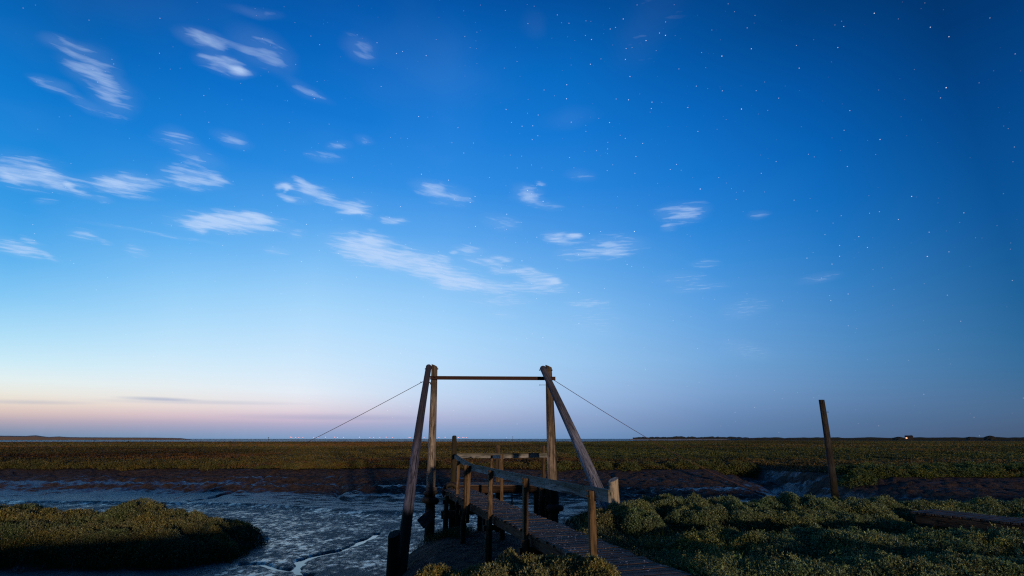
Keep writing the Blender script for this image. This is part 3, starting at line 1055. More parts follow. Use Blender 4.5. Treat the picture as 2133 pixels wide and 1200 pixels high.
for (px, yy, rad, mat) in ((1116, SY0 + .1, .095, M_PILE), (1127, SY0 - .12, .10, M_PILE), (1140, SY0 - .1, .085, M_PILE), (1120, SY1 - .1, .09, M_DARKPOLE),
                           (958, SY0 + .25, .09, M_DARKPOLE), (1010, SY1 - .1, .09, M_DARKPOLE)):
    x = P(px, 1020, yy)[0]
    MB().pole((x, yy, -2.0), (x + rs.uniform(-.02, .02), yy, SZ - .06), rad, rad * .9, seg=12, rings=10, flutes=.07, seed=int(px)).build('pile', mat, stage, smooth=True)
# short iron rung bracket hanging under the front beam
x0, x1 = P(1066.5, 1030, SY0)[0], P(1083, 1030, SY0)[0]
m_ = MB()
m_.beam((x0, SY0, SZ - .26), (x0, SY0, SZ - .66), .05, .05, rings=3)
m_.beam((x1, SY0, SZ - .26), (x1, SY0, SZ - .40), .04, .04, rings=3)
m_.beam((x0 + .03, SY0, SZ - .36), (x1, SY0, SZ - .33), .03, .03, rings=3)
m_.build('ladder_bracket', M_IRON, stage)
# rear rail and its posts
RY = SY1 + .02
rz = P(1060, 949, RY)[2]
xa, xb = P(952, 949, RY)[0], P(1052, 949, RY)[0]
xc = P(1151, 949, RY)[0]
MB().beam((xa, RY, rz), (xb - .006, RY, rz - .01), .045, .17, rings=14, seed=301).build('rail', M_RAIL, stage)
MB().beam((xb, RY, rz - .01), (xc, RY, rz + .02), .045, .17, rings=14, seed=302).build('rail', M_RAIL, stage)
for px, top, rad in ((1036.5, 927, .10), (1132.5, 928, .088)):
    x = P(px, 1000, RY)[0]
    MB().pole((x, RY + .13, -1.9), (x, RY + .13, P(px, top, RY + .1)[2]), rad, rad * .92, seg=14, rings=14, flutes=.05, seed=int(px)).build('tall_pile', M_PILE, stage, smooth=True)
x = P(1145, 1000, RY)[0]
MB().beam((x, RY - .08, SZ - .3), (x, RY - .08, P(1145, 945, RY)[2]), .1, .07, rings=8).build('post', M_POST, stage)
# right handrail stub where the walkway meets the stage
for px, py0, py1, yy in ((1024.5, 1018, 947, 18.2), (1045.5, 1040, 946, 15.9)):
    a = P(px, py1, yy)
    MB().beam((a[0], yy, -.35), (a[0], yy, a[2]), .085, .06, rings=8, seed=px_seed if False else int(px)).build('post', M_POST, bridge)
a, b_ = P(1024, 951.5, 18.2), P(1046, 951.5, 15.85)
MB().beam(a + [.05, 0, 0], b_ + [.05, 0, 0], .04, .10, rings=8).build('rail', M_RAIL, bridge)

# mooring pile with hanging tyre
m0, m1 = P(942.5, 1085, 19.0), P(946.5, 910, 19.0)
mp_ = MB().pole(m0 + [0, 0, -.5], m1, .125, .082, seg=16, rings=22, top='round', flutes=.08, seed=55).build('mooring_pile', M_DARKPOLE, smooth=True)
tag(mp_, 'dark round topped mooring pile at the left corner of the landing stage', 'pile')
tyre(P(938.5, 1023, 18.78), (-.25, 1, .05), .225, .075, 'black tyre hanging upright on the dark mooring pile', 1.5)
m_ = MB(); cc = P(960, 1052, 16.6)
m_.torus(cc, (.2, .9, .3), .14, .05, 24, 8, 1.2)
tag(m_.build('tyre', M_RUBBER, smooth=True), 'small dark tyre slumped against the walkway edge below the inner handrail posts', 'tyre', 'old tyres hung as fenders')
# loose drift timber and a tilted board on the mud
m_ = MB()
a, b_ = P(921, 1066, 18.3), P(974, 1063, 17.9)
m_.beam(a + [0, 0, -.1], b_ + [0, 0, -.1], .12, .24, rings=6)
tag(m_.build('baulk', M_DARKPOLE), 'dark timber baulk lying across the mud behind the grass tuft', 'timber')
a, b_ = P(876, 1092, 17.4), P(901, 1068, 18.2)
m_ = MB().beam(a, b_, .34, .03, up=(0.7, -.3, .6), rings=5, seed=5)
tag(m_.build('tilted_board', wood_mat('grey_board_wood', (0.16, 0.13, 0.13), (0.06, 0.05, 0.045))), 'thin dark board propped at a slant against the left gantry upright', 'board')

# ------------------------------------------------------------------ side boardwalk on the right
side = empty('boardwalk', (11, 12, -.3))
tag(side, 'low plank boardwalk running off through bushes at the right edge', 'boardwalk')
A = G(1948, 1063, .14)[:2]; B = G(2133, 1082, .14)[:2]
Dv = (B - A) / np.linalg.norm(B - A); Nv = np.array([Dv[1], -Dv[0]])
if Nv[1] < 0: Nv = -Nv
Lb = np.linalg.norm(B - A) + 7
mb = MB(); s = 0; k = 0
while s < Lb:
    a = A + Dv * s - Nv * (.86 + rs.uniform(-.02, .02)); b_ = A + Dv * s + Nv * rs.uniform(-.02, .02)
    mb.beam((a[0], a[1], .14), (b_[0], b_[1], .14), .13, .04, rings=4, seed=4000 + k)
    s += .152; k += 1
mb.build('deck', M_DECK, side)
for o_ in (-.8, -.06):
    a, b_ = A + Nv * o_, A + Dv * Lb + Nv * o_
    MB().beam((a[0], a[1], .02), (b_[0], b_[1], .02), .07, .19, rings=20).build('stringer', M_BEAM, side)
for s_ in np.arange(.3, Lb, 1.9):
    a = A + Dv * s_ - Nv * .8
    MB().pole((a[0], a[1], -.6), (a[0], a[1], -.05), .06, .06, seg=8, rings=4).build('pile', M_DARKPOLE, side)

# ------------------------------------------------------------------ vegetation
def leaf_mat(name, mult=1.0):
    m, n, b = material(name)
    c = attr(n, 'tint', 'Color')
    n.put(b.inputs['Base Color'], c)
    b.inputs['Roughness'].default_value = .62
    b.inputs['Specular IOR Level'].default_value = .22
    return m


M_LEAF = leaf_mat('marsh_leaf')


def ortho(d, r_):
    a = r_.normal(size=d.shape)
    s = np.cross(d, a)
    return s / np.maximum(np.linalg.norm(s, axis=1, keepdims=True), 1e-6)


def leaves_from_sprigs(root, nrm, r_, leaf_l, leaf_w, per, stem, spread, tint, var=1.0):
    """root (N,3) sprig feet, nrm (N,3) growth directions -> leaf quads, colours"""
    N = len(root)
    d = nrm + r_.normal(size=(N, 3)) * .35
    d /= np.linalg.norm(d, axis=1, keepdims=True)
    t = r_.uniform(.15, 1, (N, per))
    L = stem * r_.uniform(.6, 1.3, (N, 1))
    base = root[:, None, :] + d[:, None, :] * (t * L)[..., None]
    ld = d[:, None, :] * (.55 + .4 * t[..., None]) + r_.normal(size=(N, per, 3)) * spread
    ld = (ld / np.linalg.norm(ld, axis=2, keepdims=True)).reshape(-1, 3)
    base = base.reshape(-1, 3)
    s = ortho(ld, r_)
    ll = leaf_l * r_.uniform(.6, 1.25, (len(base), 1)); lw = leaf_w * r_.uniform(.7, 1.2, (len(base), 1))
    up = np.cross(s, ld)
    q = np.stack([base, base + ld * ll * .45 + s * lw * .5, base + ld * ll + up * ll * .12, base + ld * ll * .5 - s * lw * .5], 1)
    tint = tint * np.exp(r_.normal(0, .26 * var, (N, 1)))
    col = np.repeat(tint[:, None, :], per, 1).reshape(-1, 3) * np.exp(r_.normal(0, .36 * var, (len(base), 1)))
    return q.reshape(-1, 3), col


PAL = np.array([(0.135, 0.150, 0.075), (0.105, 0.115, 0.050), (0.17, 0.17, 0.095), (0.085, 0.10, 0.035), (0.13, 0.10, 0.045), (0.06, 0.075, 0.03)])


def tints(N, r_, pos, w=(.30, .25, .14, .14, .09, .08), gain=1.0):
    base = PAL[r_.choice(len(PAL), N, p=np.array(w) / sum(w))]
    f = fbm(pos[:, 0] * 1.6, pos[:, 1] * 1.6, 71, 3)[:, None]
    warm = np.array([1.15, .98, .62]); cool = np.array([.82, 1.02, .95])
    side_ = np.where((pos[:, 0] > 2.2)[:, None], np.array([[.86, 1.04, 1.06]]), np.array([[1.0, 1.0, 1.0]]))
    return np.where((pos[:, 0] > 2.2)[:, None], 1.75, 1.5) * side_ * base * (1 + .25 * f) * np.where(f > 0, 1 + (warm - 1) * np.minimum(f * 2, 1), 1 + (cool - 1) * np.minimum(-f * 2, 1)) * gain


def quads_mesh(name, vs, cols, parent=None):
    v = np.concatenate(vs); c = np.concatenate(cols)
    nq = len(v) // 4
    loc = np.zeros(3)
    if parent is not None:
        loc = np.array(parent.location)
    rgba = np.concatenate([c, np.ones((nq, 1))], 1)
    me = np_mesh(name, v - loc, quads=np.arange(nq * 4).reshape(-1, 4), attrs={'tint': ('FLOAT_COLOR', 'FACE', rgba)})
    me.materials.append(M_LEAF)
    return link(bpy.data.objects.new(name, me), parent)


M_STEM, n, b = material('woody_stem')
b.inputs['Base Color'].default_value = (0.045, 0.032, 0.020, 1)
b.inputs['Roughness'].default_value = .9


def lobe(px, py, Y, hw, ry, r_, dens=1.0, drop=0.0, var=1.0):
    """one cushion of a shrub: its crest is at (px,py) at distance Y"""
    top = P(px, py, Y)
    tt = np.linalg.norm(pix_dir(px, py)) * 0 + Y / pix_dir(px, py)[1]
    rx = hw * tt / F_PX
    pix = 2.083 * tt / F_PX                       # size of one rendered pixel there
    leaf = max(.026, pix * 1.25); lw = leaf * .46
    zg = float(terrain(top[0], Y)) - drop
    H = top[2] - zg
    area = math.pi * rx * ry * (1 + 1.1 * H / max(.3, min(rx, ry)))
    per = 7
    N = int(area * dens * 2.6 / (leaf * lw * .5) / per)
    a = r_.uniform(0, 2 * math.pi, N); rad = np.sqrt(r_.uniform(0, 1, N))
    u, v = np.cos(a) * rad, np.sin(a) * rad
    x, y = top[0] + u * rx, Y + v * ry
    lump = fbm(x * 3.1, y * 3.1, 83, 3)
    rim = 1 + .16 * fbm(x * 2.0 + 9, y * 2.0, 85, 2)
    prof = np.clip(1 - (rad * rim) ** 2.6, 0, 1) ** .55
    g = terrain(x, y)
    zt = g + (H * prof * (.86 + .42 * lump)) * np.clip(1 - (g - zg) * .5, .5, 1.2)
    depth = r_.exponential(.045, N) * (1 + 2 * (r_.uniform(0, 1, N) < .15))
    z = np.maximum(zt - leaf * 1.6 - depth, g + .01)
    nrm = np.stack([u / rx * .6 * H * 2 * rad, v / ry * .6 * H * 2 * rad, np.full(N, 1.0)], -1)
    nrm[:, 0:2] *= (1 + 1.5 * rad[:, None])
    nrm /= np.linalg.norm(nrm, axis=1, keepdims=True)
    root = np.stack([x, y, z], -1)
    return leaves_from_sprigs(root, nrm, r_, leaf, lw, per, leaf * 2.1, .55, tints(N, r_, root), var)


def shrub(name, label, lobes, seed, cat='shrub', group=None, stems=26):
    r_ = np.random.default_rng(seed)
    vs, cs = [], []
    for L_ in lobes:
        q, c = lobe(*L_[:5], r_, *(L_[5:]))
        vs.append(q); cs.append(c)
    mid = lobes[len(lobes) // 2]
    p = P(mid[0], mid[1], mid[2])
    e = empty(name, (p[0], p[1], float(terrain(p[0], p[1]))))
    quads_mesh('foliage', vs, cs, e)
    for L_ in lobes[:5]:
        c0 = P(L_[0], L_[1], L_[2]); rx = L_[3] * L_[2] / F_PX
        for i in range(2):
            x = c0[0] + r_.uniform(-.7, .7) * rx; y = L_[2] + r_.uniform(-.8, .4) * L_[4]
            g = float(terrain(x, y)); H = max(c0[2] - g, .15)
            MB().path([(x, y, g - .03), (x + r_.uniform(-.05, .05), y - r_.uniform(0, .05), g + H * .35), (x + r_.uniform(-.1, .1), y - .03, g + H * .62)], .008, 5).build('stem', M_STEM, e)
    tag(e, label, cat, group)
    return e


shrub('marsh_shrub', 'rounded shrub pressed against the near handrail post on its right', [(1262, 1062, 11.6, 46, .7), (1310, 1046, 11.9, 62, 1.0), (1340, 1062, 11.0, 52, .7)], 101)
shrub('marsh_shrub', 'taller shrub with a rounded crest right of the pale timber stump', [(1362, 1035, 13.0, 66, .8), (1412, 1031, 12.6, 80, 1.1), (1455, 1046, 11.6, 74, .9)], 102)
shrub('marsh_shrub', 'dense bank of shrub in line with the guy wire foot on the right', [(1500, 1040, 12.8, 62, .9), (1548, 1040, 12.2, 70, 1.1), (1540, 1060, 11.3, 72, .7)], 103)
shrub('marsh_shrub', 'highest shrub crest in front of the dark side gully', [(1612, 1030, 12.8, 62, .9), (1668, 1030, 12.6, 72, 1.1), (1640, 1058, 11.4, 86, .8)], 104)
shrub('marsh_shrub', 'low shrub crest directly below the lone leaning post', [(1722, 1041, 12.8, 60, .9), (1785, 1041, 12.6, 70, 1.1), (1750, 1068, 11.3, 90, .8)], 105)
shrub('marsh_shrub', 'flat topped shrub ending at the near end of the side boardwalk', [(1850, 1044, 12.9, 62, 1.0), (1905, 1040, 13.3, 60, .9), (1850, 1074, 11.5, 70, .8), (1925, 1052, 12.9, 34, .5)], 106)
shrub('marsh_shrub', 'shrub behind the side boardwalk close to the lone post side', [(1975, 1043, 14.0, 60, .7), (2035, 1046, 13.8, 54, .6)], 107)
shrub('marsh_shrub', 'tallest shrub behind the side boardwalk at the right edge', [(2055, 1034, 14.4, 50, .7), (2110, 1038, 14.2, 60, .8), (2170, 1040, 14.0, 60, .8)], 108)
shrub('marsh_shrub', 'grey green cushion shrub in the middle of the front row right of the planks', [(1455, 1112, 9.6, 70, .8), (1520, 1104, 9.4, 85, .9), (1590, 1112, 9.0, 80, .9)], 109)
shrub('marsh_shrub', 'broad cushion shrub in the front row below the lone post', [(1640, 1100, 9.8, 75, .9), (1712, 1092, 9.8, 90, 1.0), (1760, 1112, 9.0, 90, .9)], 110)
shrub('marsh_shrub', 'wide low shrub in front of the side boardwalk fascia', [(1850, 1108, 9.5, 90, .9), (1940, 1106, 9.3, 90, .9), (2030, 1106, 9.1, 90, .8)], 111)
shrub('marsh_shrub', 'shrub cut by the right edge in front of the side boardwalk', [(2110, 1104, 9.0, 70, .8), (2170, 1106, 8.9, 80, .8)], 112)
shrub('marsh_shrub', 'brownish shrub along the bottom edge right of centre', [(1700, 1176, 7.1, 70, .6), (1790, 1166, 7.2, 90, .7), (1890, 1164, 7.1, 90, .7)], 113)
shrub('marsh_shrub', 'bluish green shrub filling the bottom right corner', [(1990, 1160, 7.2, 90, .7), (2080, 1158, 7.1, 90, .7), (2160, 1160, 7.0, 80, .7)], 114)
shrub('marsh_shrub', 'bright tufted shrub at bottom centre hiding the foot of the near handrail post',
      [(905, 1186, 7.0, 60, .5), (950, 1176, 7.0, 60, .55), (995, 1166, 7.0, 60, .55), (1050, 1155, 7.1, 66, .6), (1022, 1161, 6.8, 56, .6), (975, 1172, 6.7, 56, .55), (1120, 1150, 7.15, 70, .6), (1190, 1150, 7.0, 66, .55), (1250, 1158, 6.7, 40, .4), (1140, 1178, 6.4, 90, .5), (1020, 1180, 6.5, 70, .45), (1088, 1160, 6.9, 50, .5), (1156, 1154, 7.0, 50, .5), (1222, 1166, 6.6, 60, .45), (1262, 1178, 6.4, 40, .4)], 115)
shrub('marsh_shrub', 'hummock of shrub with the highest peak on the left island', [(262, 1056, 18.2, 40, 1.0), (292, 1043, 18.2, 48, 1.2), (340, 1056, 18.0, 50, 1.2), (396, 1067, 17.6, 46, 1.1), (440, 1082, 17.6, 34, .9), (330, 1084, 16.9, 84, .9), (250, 1106, 16.1, 70, .6), (360, 1112, 16.1, 80, .6), (450, 1104, 16.8, 46, .6)], 116)
shrub('marsh_shrub', 'low saddle of shrub on the left island between two hummocks', [(155, 1062, 18.2, 50, 1.2), (215, 1069, 18.2, 44, 1.1), (190, 1088, 16.9, 84, .9), (170, 1110, 16.1, 70, .6)], 117)
shrub('marsh_shrub', 'shrub hummock at the far left end of the island cut by the left edge', [(-50, 1056, 18.2, 80, 1.3), (28, 1051, 18.2, 60, 1.3), (88, 1062, 18.0, 40, 1.2), (50, 1084, 16.9, 100, .9), (-20, 1108, 16.1, 70, .6), (90, 1112, 16.1, 70, .6)], 118)


def scatter_cover(name, label, rects, leaf_scale, seed, hgt, mask=None, per=6, dens=1.0, gain=1.0):
    """rects: (x0, x1, y0, y1)"""
    r_ = np.random.default_rng(seed)
    vs, cs = [], []
    for (x0, x1, y0, y1) in rects:
        ym = (y0 + y1) / 2
        pix = 2.083 * ym / F_PX
        leaf = max(.028, pix * 1.5) * leaf_scale; lw = leaf * .45
        N = int((x1 - x0) * (y1 - y0) * dens * 1.5 / (leaf * lw * .5) / per)
        x = r_.uniform(x0, x1, N); y = r_.uniform(y0, y1, N)
        z, vg_, _, _, _ = terrain(x, y, True)
        keep = (vg_ > r_.uniform(.2, .9, N))
        if mask is not None: keep &= mask(x, y)
        x, y, z = x[keep], y[keep], z[keep]
        lump = np.clip(.5 + .9 * fbm(x * 1.7, y * 1.7, 83, 3), 0, 1)
        root = np.stack([x, y, z + hgt * lump * r_.uniform(.35, 1, len(x)) - .01], -1)
        nrm = np.tile(np.array([[0, -.15, 1.0]]), (len(x), 1))
        q, c = leaves_from_sprigs(root, nrm, r_, leaf, lw, per, leaf * 2, .55, tints(len(x), r_, root, gain=gain))
        vs.append(q); cs.append(c)
    o = quads_mesh(name, vs, cs)
    return tag(o, label, 'ground cover', kind='stuff')


def off_deck(x, y):
    s_ = (x - ORG[0]) * DIRW[0] + (y - ORG[1]) * DIRW[1]
    o_ = (x - ORG[0]) * NRM[0] + (y - ORG[1]) * NRM[1]
    a = (o_ < -.04) | (o_ > WID + .05)
    s2 = (x - A[0]) * Dv[0] + (y - A[1]) * Dv[1]
    o2 = (x - A[0]) * Nv[0] + (y - A[1]) * Nv[1]
    return a & ~((o2 > -.95) & (o2 < .05) & (s2 > 0))


scatter_cover('sea_purslane', 'low grey green sea purslane carpeting the near marsh between the shrubs',
              [(-3.5, 9, 5.4, 8), (-.5, 12, 8, 11), (.8, 16, 11, 15.2)], 1.0, 201, .17, off_deck)
scatter_cover('sea_purslane', 'deeper springy sea purslane filling the hollows between the front shrubs on the right', [(2.4, 11.5, 6.3, 8.2), (3.0, 12.5, 8.2, 9.7)], 1.05, 205, .40, off_deck)
scatter_cover('sea_purslane', 'yellow green sea purslane around the bottom centre shrub beside the planks', [(-1.9, 1.15, 6.0, 7.4)], 1.0, 207, .24, off_deck)
scatter_cover('island_purslane', 'low purslane carpeting the left island around its hummocks', [(-24, -8, 15.0, 20.8)], .8, 202, .10)


def blades(name, label, spots, seed, cat='grass', kind='stuff'):
    """spots: (x, y, rx, ry, n, h, tint, width)"""
    r_ = np.random.default_rng(seed)
    V, C_ = [], []
    for (cx, cy, rx, ry, N, h, tint, w) in spots:
        x = cx + r_.normal(size=N) * rx * .5; y = cy + r_.normal(size=N) * ry * .5
        z = terrain(x, y) - .01
        L = h * r_.uniform(.5, 1.2, N)
        lean = r_.normal(size=(N, 2)) * .28
        a = r_.uniform(0, math.pi, N)
        s = np.stack([np.cos(a), np.sin(a), np.zeros(N)], -1) * (w * .5)
        p0 = np.stack([x, y, z], -1)
        p1 = p0 + np.stack([lean[:, 0] * L * .4, lean[:, 1] * L * .4, L * .55], -1)
        p2 = p0 + np.stack([lean[:, 0] * L * 1.3, lean[:, 1] * L * 1.3, L], -1)
        q = np.stack([p0 + s, p1 + s * .8, p2, p1 - s * .8], 1)
        V.append(q.reshape(-1, 3))
        C_.append(np.array(tint)[None] * r_.uniform(.6, 1.5, (N, 1)))
    o = quads_mesh(name, V, C_)
    return tag(o, label, cat, kind=kind)


GR = (0.040, 0.075, 0.020)
GR2 = (0.075, 0.085, 0.025)
spots = []
gs = np.random.default_rng(5)
for i in range(26):                                   # mud hump beside the left upright
    spots.append((gs.uniform(-2.6, -1.3), gs.uniform(16.2, 18.6), .35, .35, 90, .26, GR, .014))
for i in range(16):                                   # right of the planks
    spots.append((gs.uniform(1.25, 2.4), gs.uniform(11.0, 14.2), .35, .35, 150, .24, GR, .012))
for i in range(26):                                   # beside the planks near the camera
    t_ = gs.uniform(0, 5); p = W2(t_, WID + gs.uniform(.12, .5))
    spots.append((p[0], p[1], .16, .2, 70, .14, GR2 if gs.random() < .5 else GR, .009))
for i in range(70):                                   # tip and front foot of the left island
    if i < 34:
        spots.append((gs.uniform(-10.6, -8.2), gs.uniform(16.3, 19.3), .4, .4, 200, .24, GR if gs.random() < .7 else GR2, .022))
    else:
        spots.append((gs.uniform(-20, -9), gs.uniform(15.3, 16.1), .8, .2, 220, .22, GR, .022))
for i in range(12):
    spots.append((gs.uniform(2.2, 4.5), gs.uniform(9.2, 10.3), .2, .2, 90, .30, (0.06, 0.10, 0.025), .012))
blades('marsh_grass', 'dark green marsh grass growing in tufts on the mud edges and beside the planks', spots, 301)

# shrubby lip along the far mud bank, too many bushes to count
r_ = np.random.default_rng(333)
vs, cs = [], []
for px in np.arange(-40, 1570, 17):
    Yc = float(np.interp((px - 1066.5) / F_PX * 36, FAR_X, FAR_Y)) + 1.0 + r_.uniform(-.3, 1.2)
    Yc = min(Yc, 39.5)
    zt = -.36 + r_.uniform(.26, .52)
    u_ = (zt - CAM_Z) / Yc
    py_ = 600 + F_PX * (ST - u_ * CT) / (CT + u_ * ST) if False else 600 - F_PX * ((u_ * CT - ST) / (CT + u_ * ST))
    q, c = lobe(px + r_.uniform(-8, 8), py_, Yc, r_.uniform(16, 34), r_.uniform(.7, 1.3), r_, .8, 0, .45)
    vs.append(q); cs.append(c * np.array([.72, .62, .46]))
for px in np.arange(1768, 2240, 15):
    for row in range(4):
        Yc = 30.9 + row * 1.5 + r_.uniform(-.5, .5)
        g_ = float(terrain((px - 1066.5) / F_PX * (Yc * .94), Yc))
        zt = max(g_, -1.0) + r_.uniform(.28, .58)
        u_ = (zt - CAM_Z) / Yc
        py_ = 600 - F_PX * ((u_ * CT - ST) / (CT + u_ * ST))
        q, c = lobe(px + r_.uniform(-10, 10), py_, Yc, r_.uniform(16, 34), r_.uniform(.6, 1.0), r_, .8, 0, .6)
        vs.append(q); cs.append(c * np.array([.62, .68, .50]))
o = quads_mesh('bank_top_shrubs', vs, cs)
tag(o, 'unbroken fringe of low shrubs overhanging the top of the far mud bank', 'shrubs', kind='stuff')

# far marsh: heath-like sward to the horizon
r_ = np.random.default_rng(401)
N = 330000
rr = np.exp(r_.uniform(math.log(27), math.log(620), N) ** 1.0)
tt = np.radians(r_.uniform(-53, 53, N))
x, y = np.sin(tt) * rr, np.cos(tt) * rr
z, vg_, dd_, fl_, _ = terrain(x, y, True)
keep = (vg_ > .3) & (y > 24) & (fl_ < .5)
x, y, z, rr = x[keep], y[keep], z[keep], rr[keep]
sz = np.maximum(rr / 38.0, .9)
hum = np.clip(.5 + .95 * fbm(x * .45, y * .45, 91, 3), .02, 1) * np.interp(rr, [30, 60, 120], [2.3, 1.4, 1.0])
streakn = .55 * fbm(x * .05, y * .16, 93, 4) + .6 * fbm(x * .018, y * .03, 95, 3)
pal2 = np.array([(0.110, 0.092, 0.034), (0.080, 0.080, 0.028), (0.135, 0.105, 0.050), (0.060, 0.065, 0.022)])
base = pal2[r_.choice(4, len(x))] * np.where((x > 7)[:, None], np.array([[.62, .80, .72]]), np.array([[.92, .86, .84]]))  # right side darker and greener: dimmer light there is put into the tint
f = streakn[:, None]
tnt = np.array([[1.32, 1.20, 1.08]]) * base * np.clip(1 + 1.3 * f, .35, 1.7)
tnt = tnt * np.where((fbm(x * .02, y * .05, 97, 3) > .12)[:, None], np.array([[1.25, .95, .95]]), np.array([[.92, 1.04, .85]]))
per = 4
root = np.stack([x, y, z + hum * .26 * r_.uniform(.5, 1, len(x))], -1)
lens = (.085 * np.minimum(sz, 4.0))
d = np.stack([r_.normal(size=(len(x), per)) * .55, r_.normal(size=(len(x), per)) * .55, np.abs(r_.normal(size=(len(x), per))) * .5 + .45], -1)
d /= np.linalg.norm(d, axis=2, keepdims=True)
off = r_.normal(size=(len(x), per, 3)) * (lens * .8)[:, None, None] * np.array([1, 1, .25])
b0 = (root[:, None, :] + off).reshape(-1, 3)
dd3 = d.reshape(-1, 3)
s3 = ortho(dd3, r_)
Ls = np.repeat(lens, per)[:, None] * r_.uniform(.6, 1.3, (len(b0), 1))
q = np.stack([b0, b0 + dd3 * Ls * .5 + s3 * Ls * .28, b0 + dd3 * Ls, b0 + dd3 * Ls * .5 - s3 * Ls * .28], 1).reshape(-1, 3)
cc = np.repeat(tnt, per, 0) * r_.uniform(.8, 1.25, (len(b0), 1))
o = quads_mesh('salt_marsh', [q], [cc])
tag(o, 'olive brown salt marsh vegetation stretching from the far mud bank to the horizon', 'marsh', kind='stuff')

# ------------------------------------------------------------------ far things
def ridge(name, a0, a1, r0, depth, hf, mat, n_=120, kind='structure', label=None, cat=None, zb=-1.6, seed=0):
    """low ridge with real depth: five profile rows between near and far foot"""
    V, Q = [], []
    prof = [(0, 0), (.02, .75), (.3, 1), (.8, .7), (1, 0)]
    for i, a in enumerate(np.linspace(a0, a1, n_)):
        h = hf(i / (n_ - 1))
        for (dp, hp) in prof:
            r1 = r0 + depth * dp
            V.append((math.sin(R(a)) * r1, math.cos(R(a)) * r1, zb + h * hp))
    for i in range(n_ - 1):
        for j in range(4):
            a = i * 5 + j
            Q.append((a, a + 5, a + 6, a + 1))
    o = link(bpy.data.objects.new(name, np_mesh(name, V, quads=Q)))
    o.data.materials.append(mat)
    return tag(o, label, cat, kind=kind)


def plain(name, c, rough=.9):
    m, n, b = material(name)
    pos = n.node('ShaderNodeNewGeometry').outputs['Position']
    n.put(b.inputs['Base Color'], n.mix(n.noise(pos, .02, 4, .6), c, [v * .6 for v in c]))
    b.inputs['Roughness'].default_value = rough
    return m


M_SAND = plain('dune_sand', (0.24, 0.19, 0.155))
M_FARWOOD = plain('far_wood', (0.030, 0.034, 0.024))


def px_az(px):
    d_ = pix_dir(px, 914)
    return math.degrees(math.atan2(d_[0], d_[1]))


def dune_h(t):
    px = -300 + t * 700
    top = np.interp(px, [-300, 0, 18, 45, 62, 70, 90, 120, 180, 300, 370, 400], [909, 910, 909, 911.4, 910.9, 910.7, 911.6, 911.8, 912, 912.2, 913, 915.5])
    return (914 - top) / 1066 * 1950 + 3.25 + .3 * float(vnoise(np.array(px * .2), np.array(0.), 3))


ridge('sand_dunes', px_az(-300), px_az(400), 1900, 260, dune_h, M_SAND, 260)
hs = lambda s, lo, hi: (lambda t: lo + (hi - lo) * float(.5 + .5 * fbm(np.array(t * 40.), np.array(0.), s, 3)) * min(1, 12 * t + .15, 8 * (1 - t) + .1))
ridge('sandbank', px_az(1310), px_az(1600), 2100, 80, lambda t: 3.0, M_SAND, 60)
ridge('distant_wood', px_az(1318), px_az(1560), 2300, 120, hs(5, 7.5, 14.5), M_FARWOOD, 160, 'stuff', 'dark wooded shore on the right horizon above a pale sandbank', 'wood')
ridge('distant_scrub', px_az(1540), px_az(2400), 2050, 120, hs(9, 5.0, 9.0), M_FARWOOD, 420, 'stuff', 'thin dark line of scrub along the right horizon', 'scrub')


def far_bush(px, r0, w, h, label):
    az_ = R(px_az(px)); c = np.array([math.sin(az_) * r0, math.cos(az_) * r0, -1.5])
    V, Q = [], []
    m_, k_ = 14, 6
    for i in range(k_ + 1):
        e_ = math.pi / 2 * i / k_
        for j in range(m_):
            a = 2 * math.pi * j / m_
            q_ = 1 + .2 * math.sin(j * 2.3 + i) + .12 * math.sin(j * 5.1)
            V.append((math.cos(e_) * math.cos(a) * w * q_, math.cos(e_) * math.sin(a) * w * q_, math.sin(e_) * h * (1 + .1 * math.sin(j * 3)) ))
    for i in range(k_):
        for j in range(m_):
            Q.append((i * m_ + j, i * m_ + (j + 1) % m_, (i + 1) * m_ + (j + 1) % m_, (i + 1) * m_ + j))
    o = link(bpy.data.objects.new('bush', np_mesh('bush', V, quads=Q)))
    o.location = c
    o.data.materials.append(M_FARWOOD)
    return tag(o, label, 'bush')


far_bush(2063, 1700, 12, 9.5, 'dark rounded thicket on the right horizon, right of the far house')
far_bush(1872, 1700, 13, 7.5, 'low dark bush on the horizon just left of the far house')
far_bush(2020, 1700, 7, 7.2, 'small dark bush on the horizon left of the rounded thicket')

# the lone house with one lit window
hp = np.array([math.sin(R(px_az(1894))) * 1600, math.cos(R(px_az(1894))) * 1600, -1.4])
house = empty('house', tuple(hp)); tag(house, 'tiny far house with a lit window on the right horizon', 'house')
ang = -R(px_az(1894))
M_WALLH = plain('house_wall', (0.06, 0.052, 0.05)); M_ROOFH = plain('house_roof', (0.05, 0.035, 0.03))
M_LAMP, n, b = material('window_glow')
b.inputs['Base Color'].default_value = (.8, .5, .3, 1)
b.inputs['Emission Color'].default_value = (1, .50, .28, 1); b.inputs['Emission Strength'].default_value = 1.3


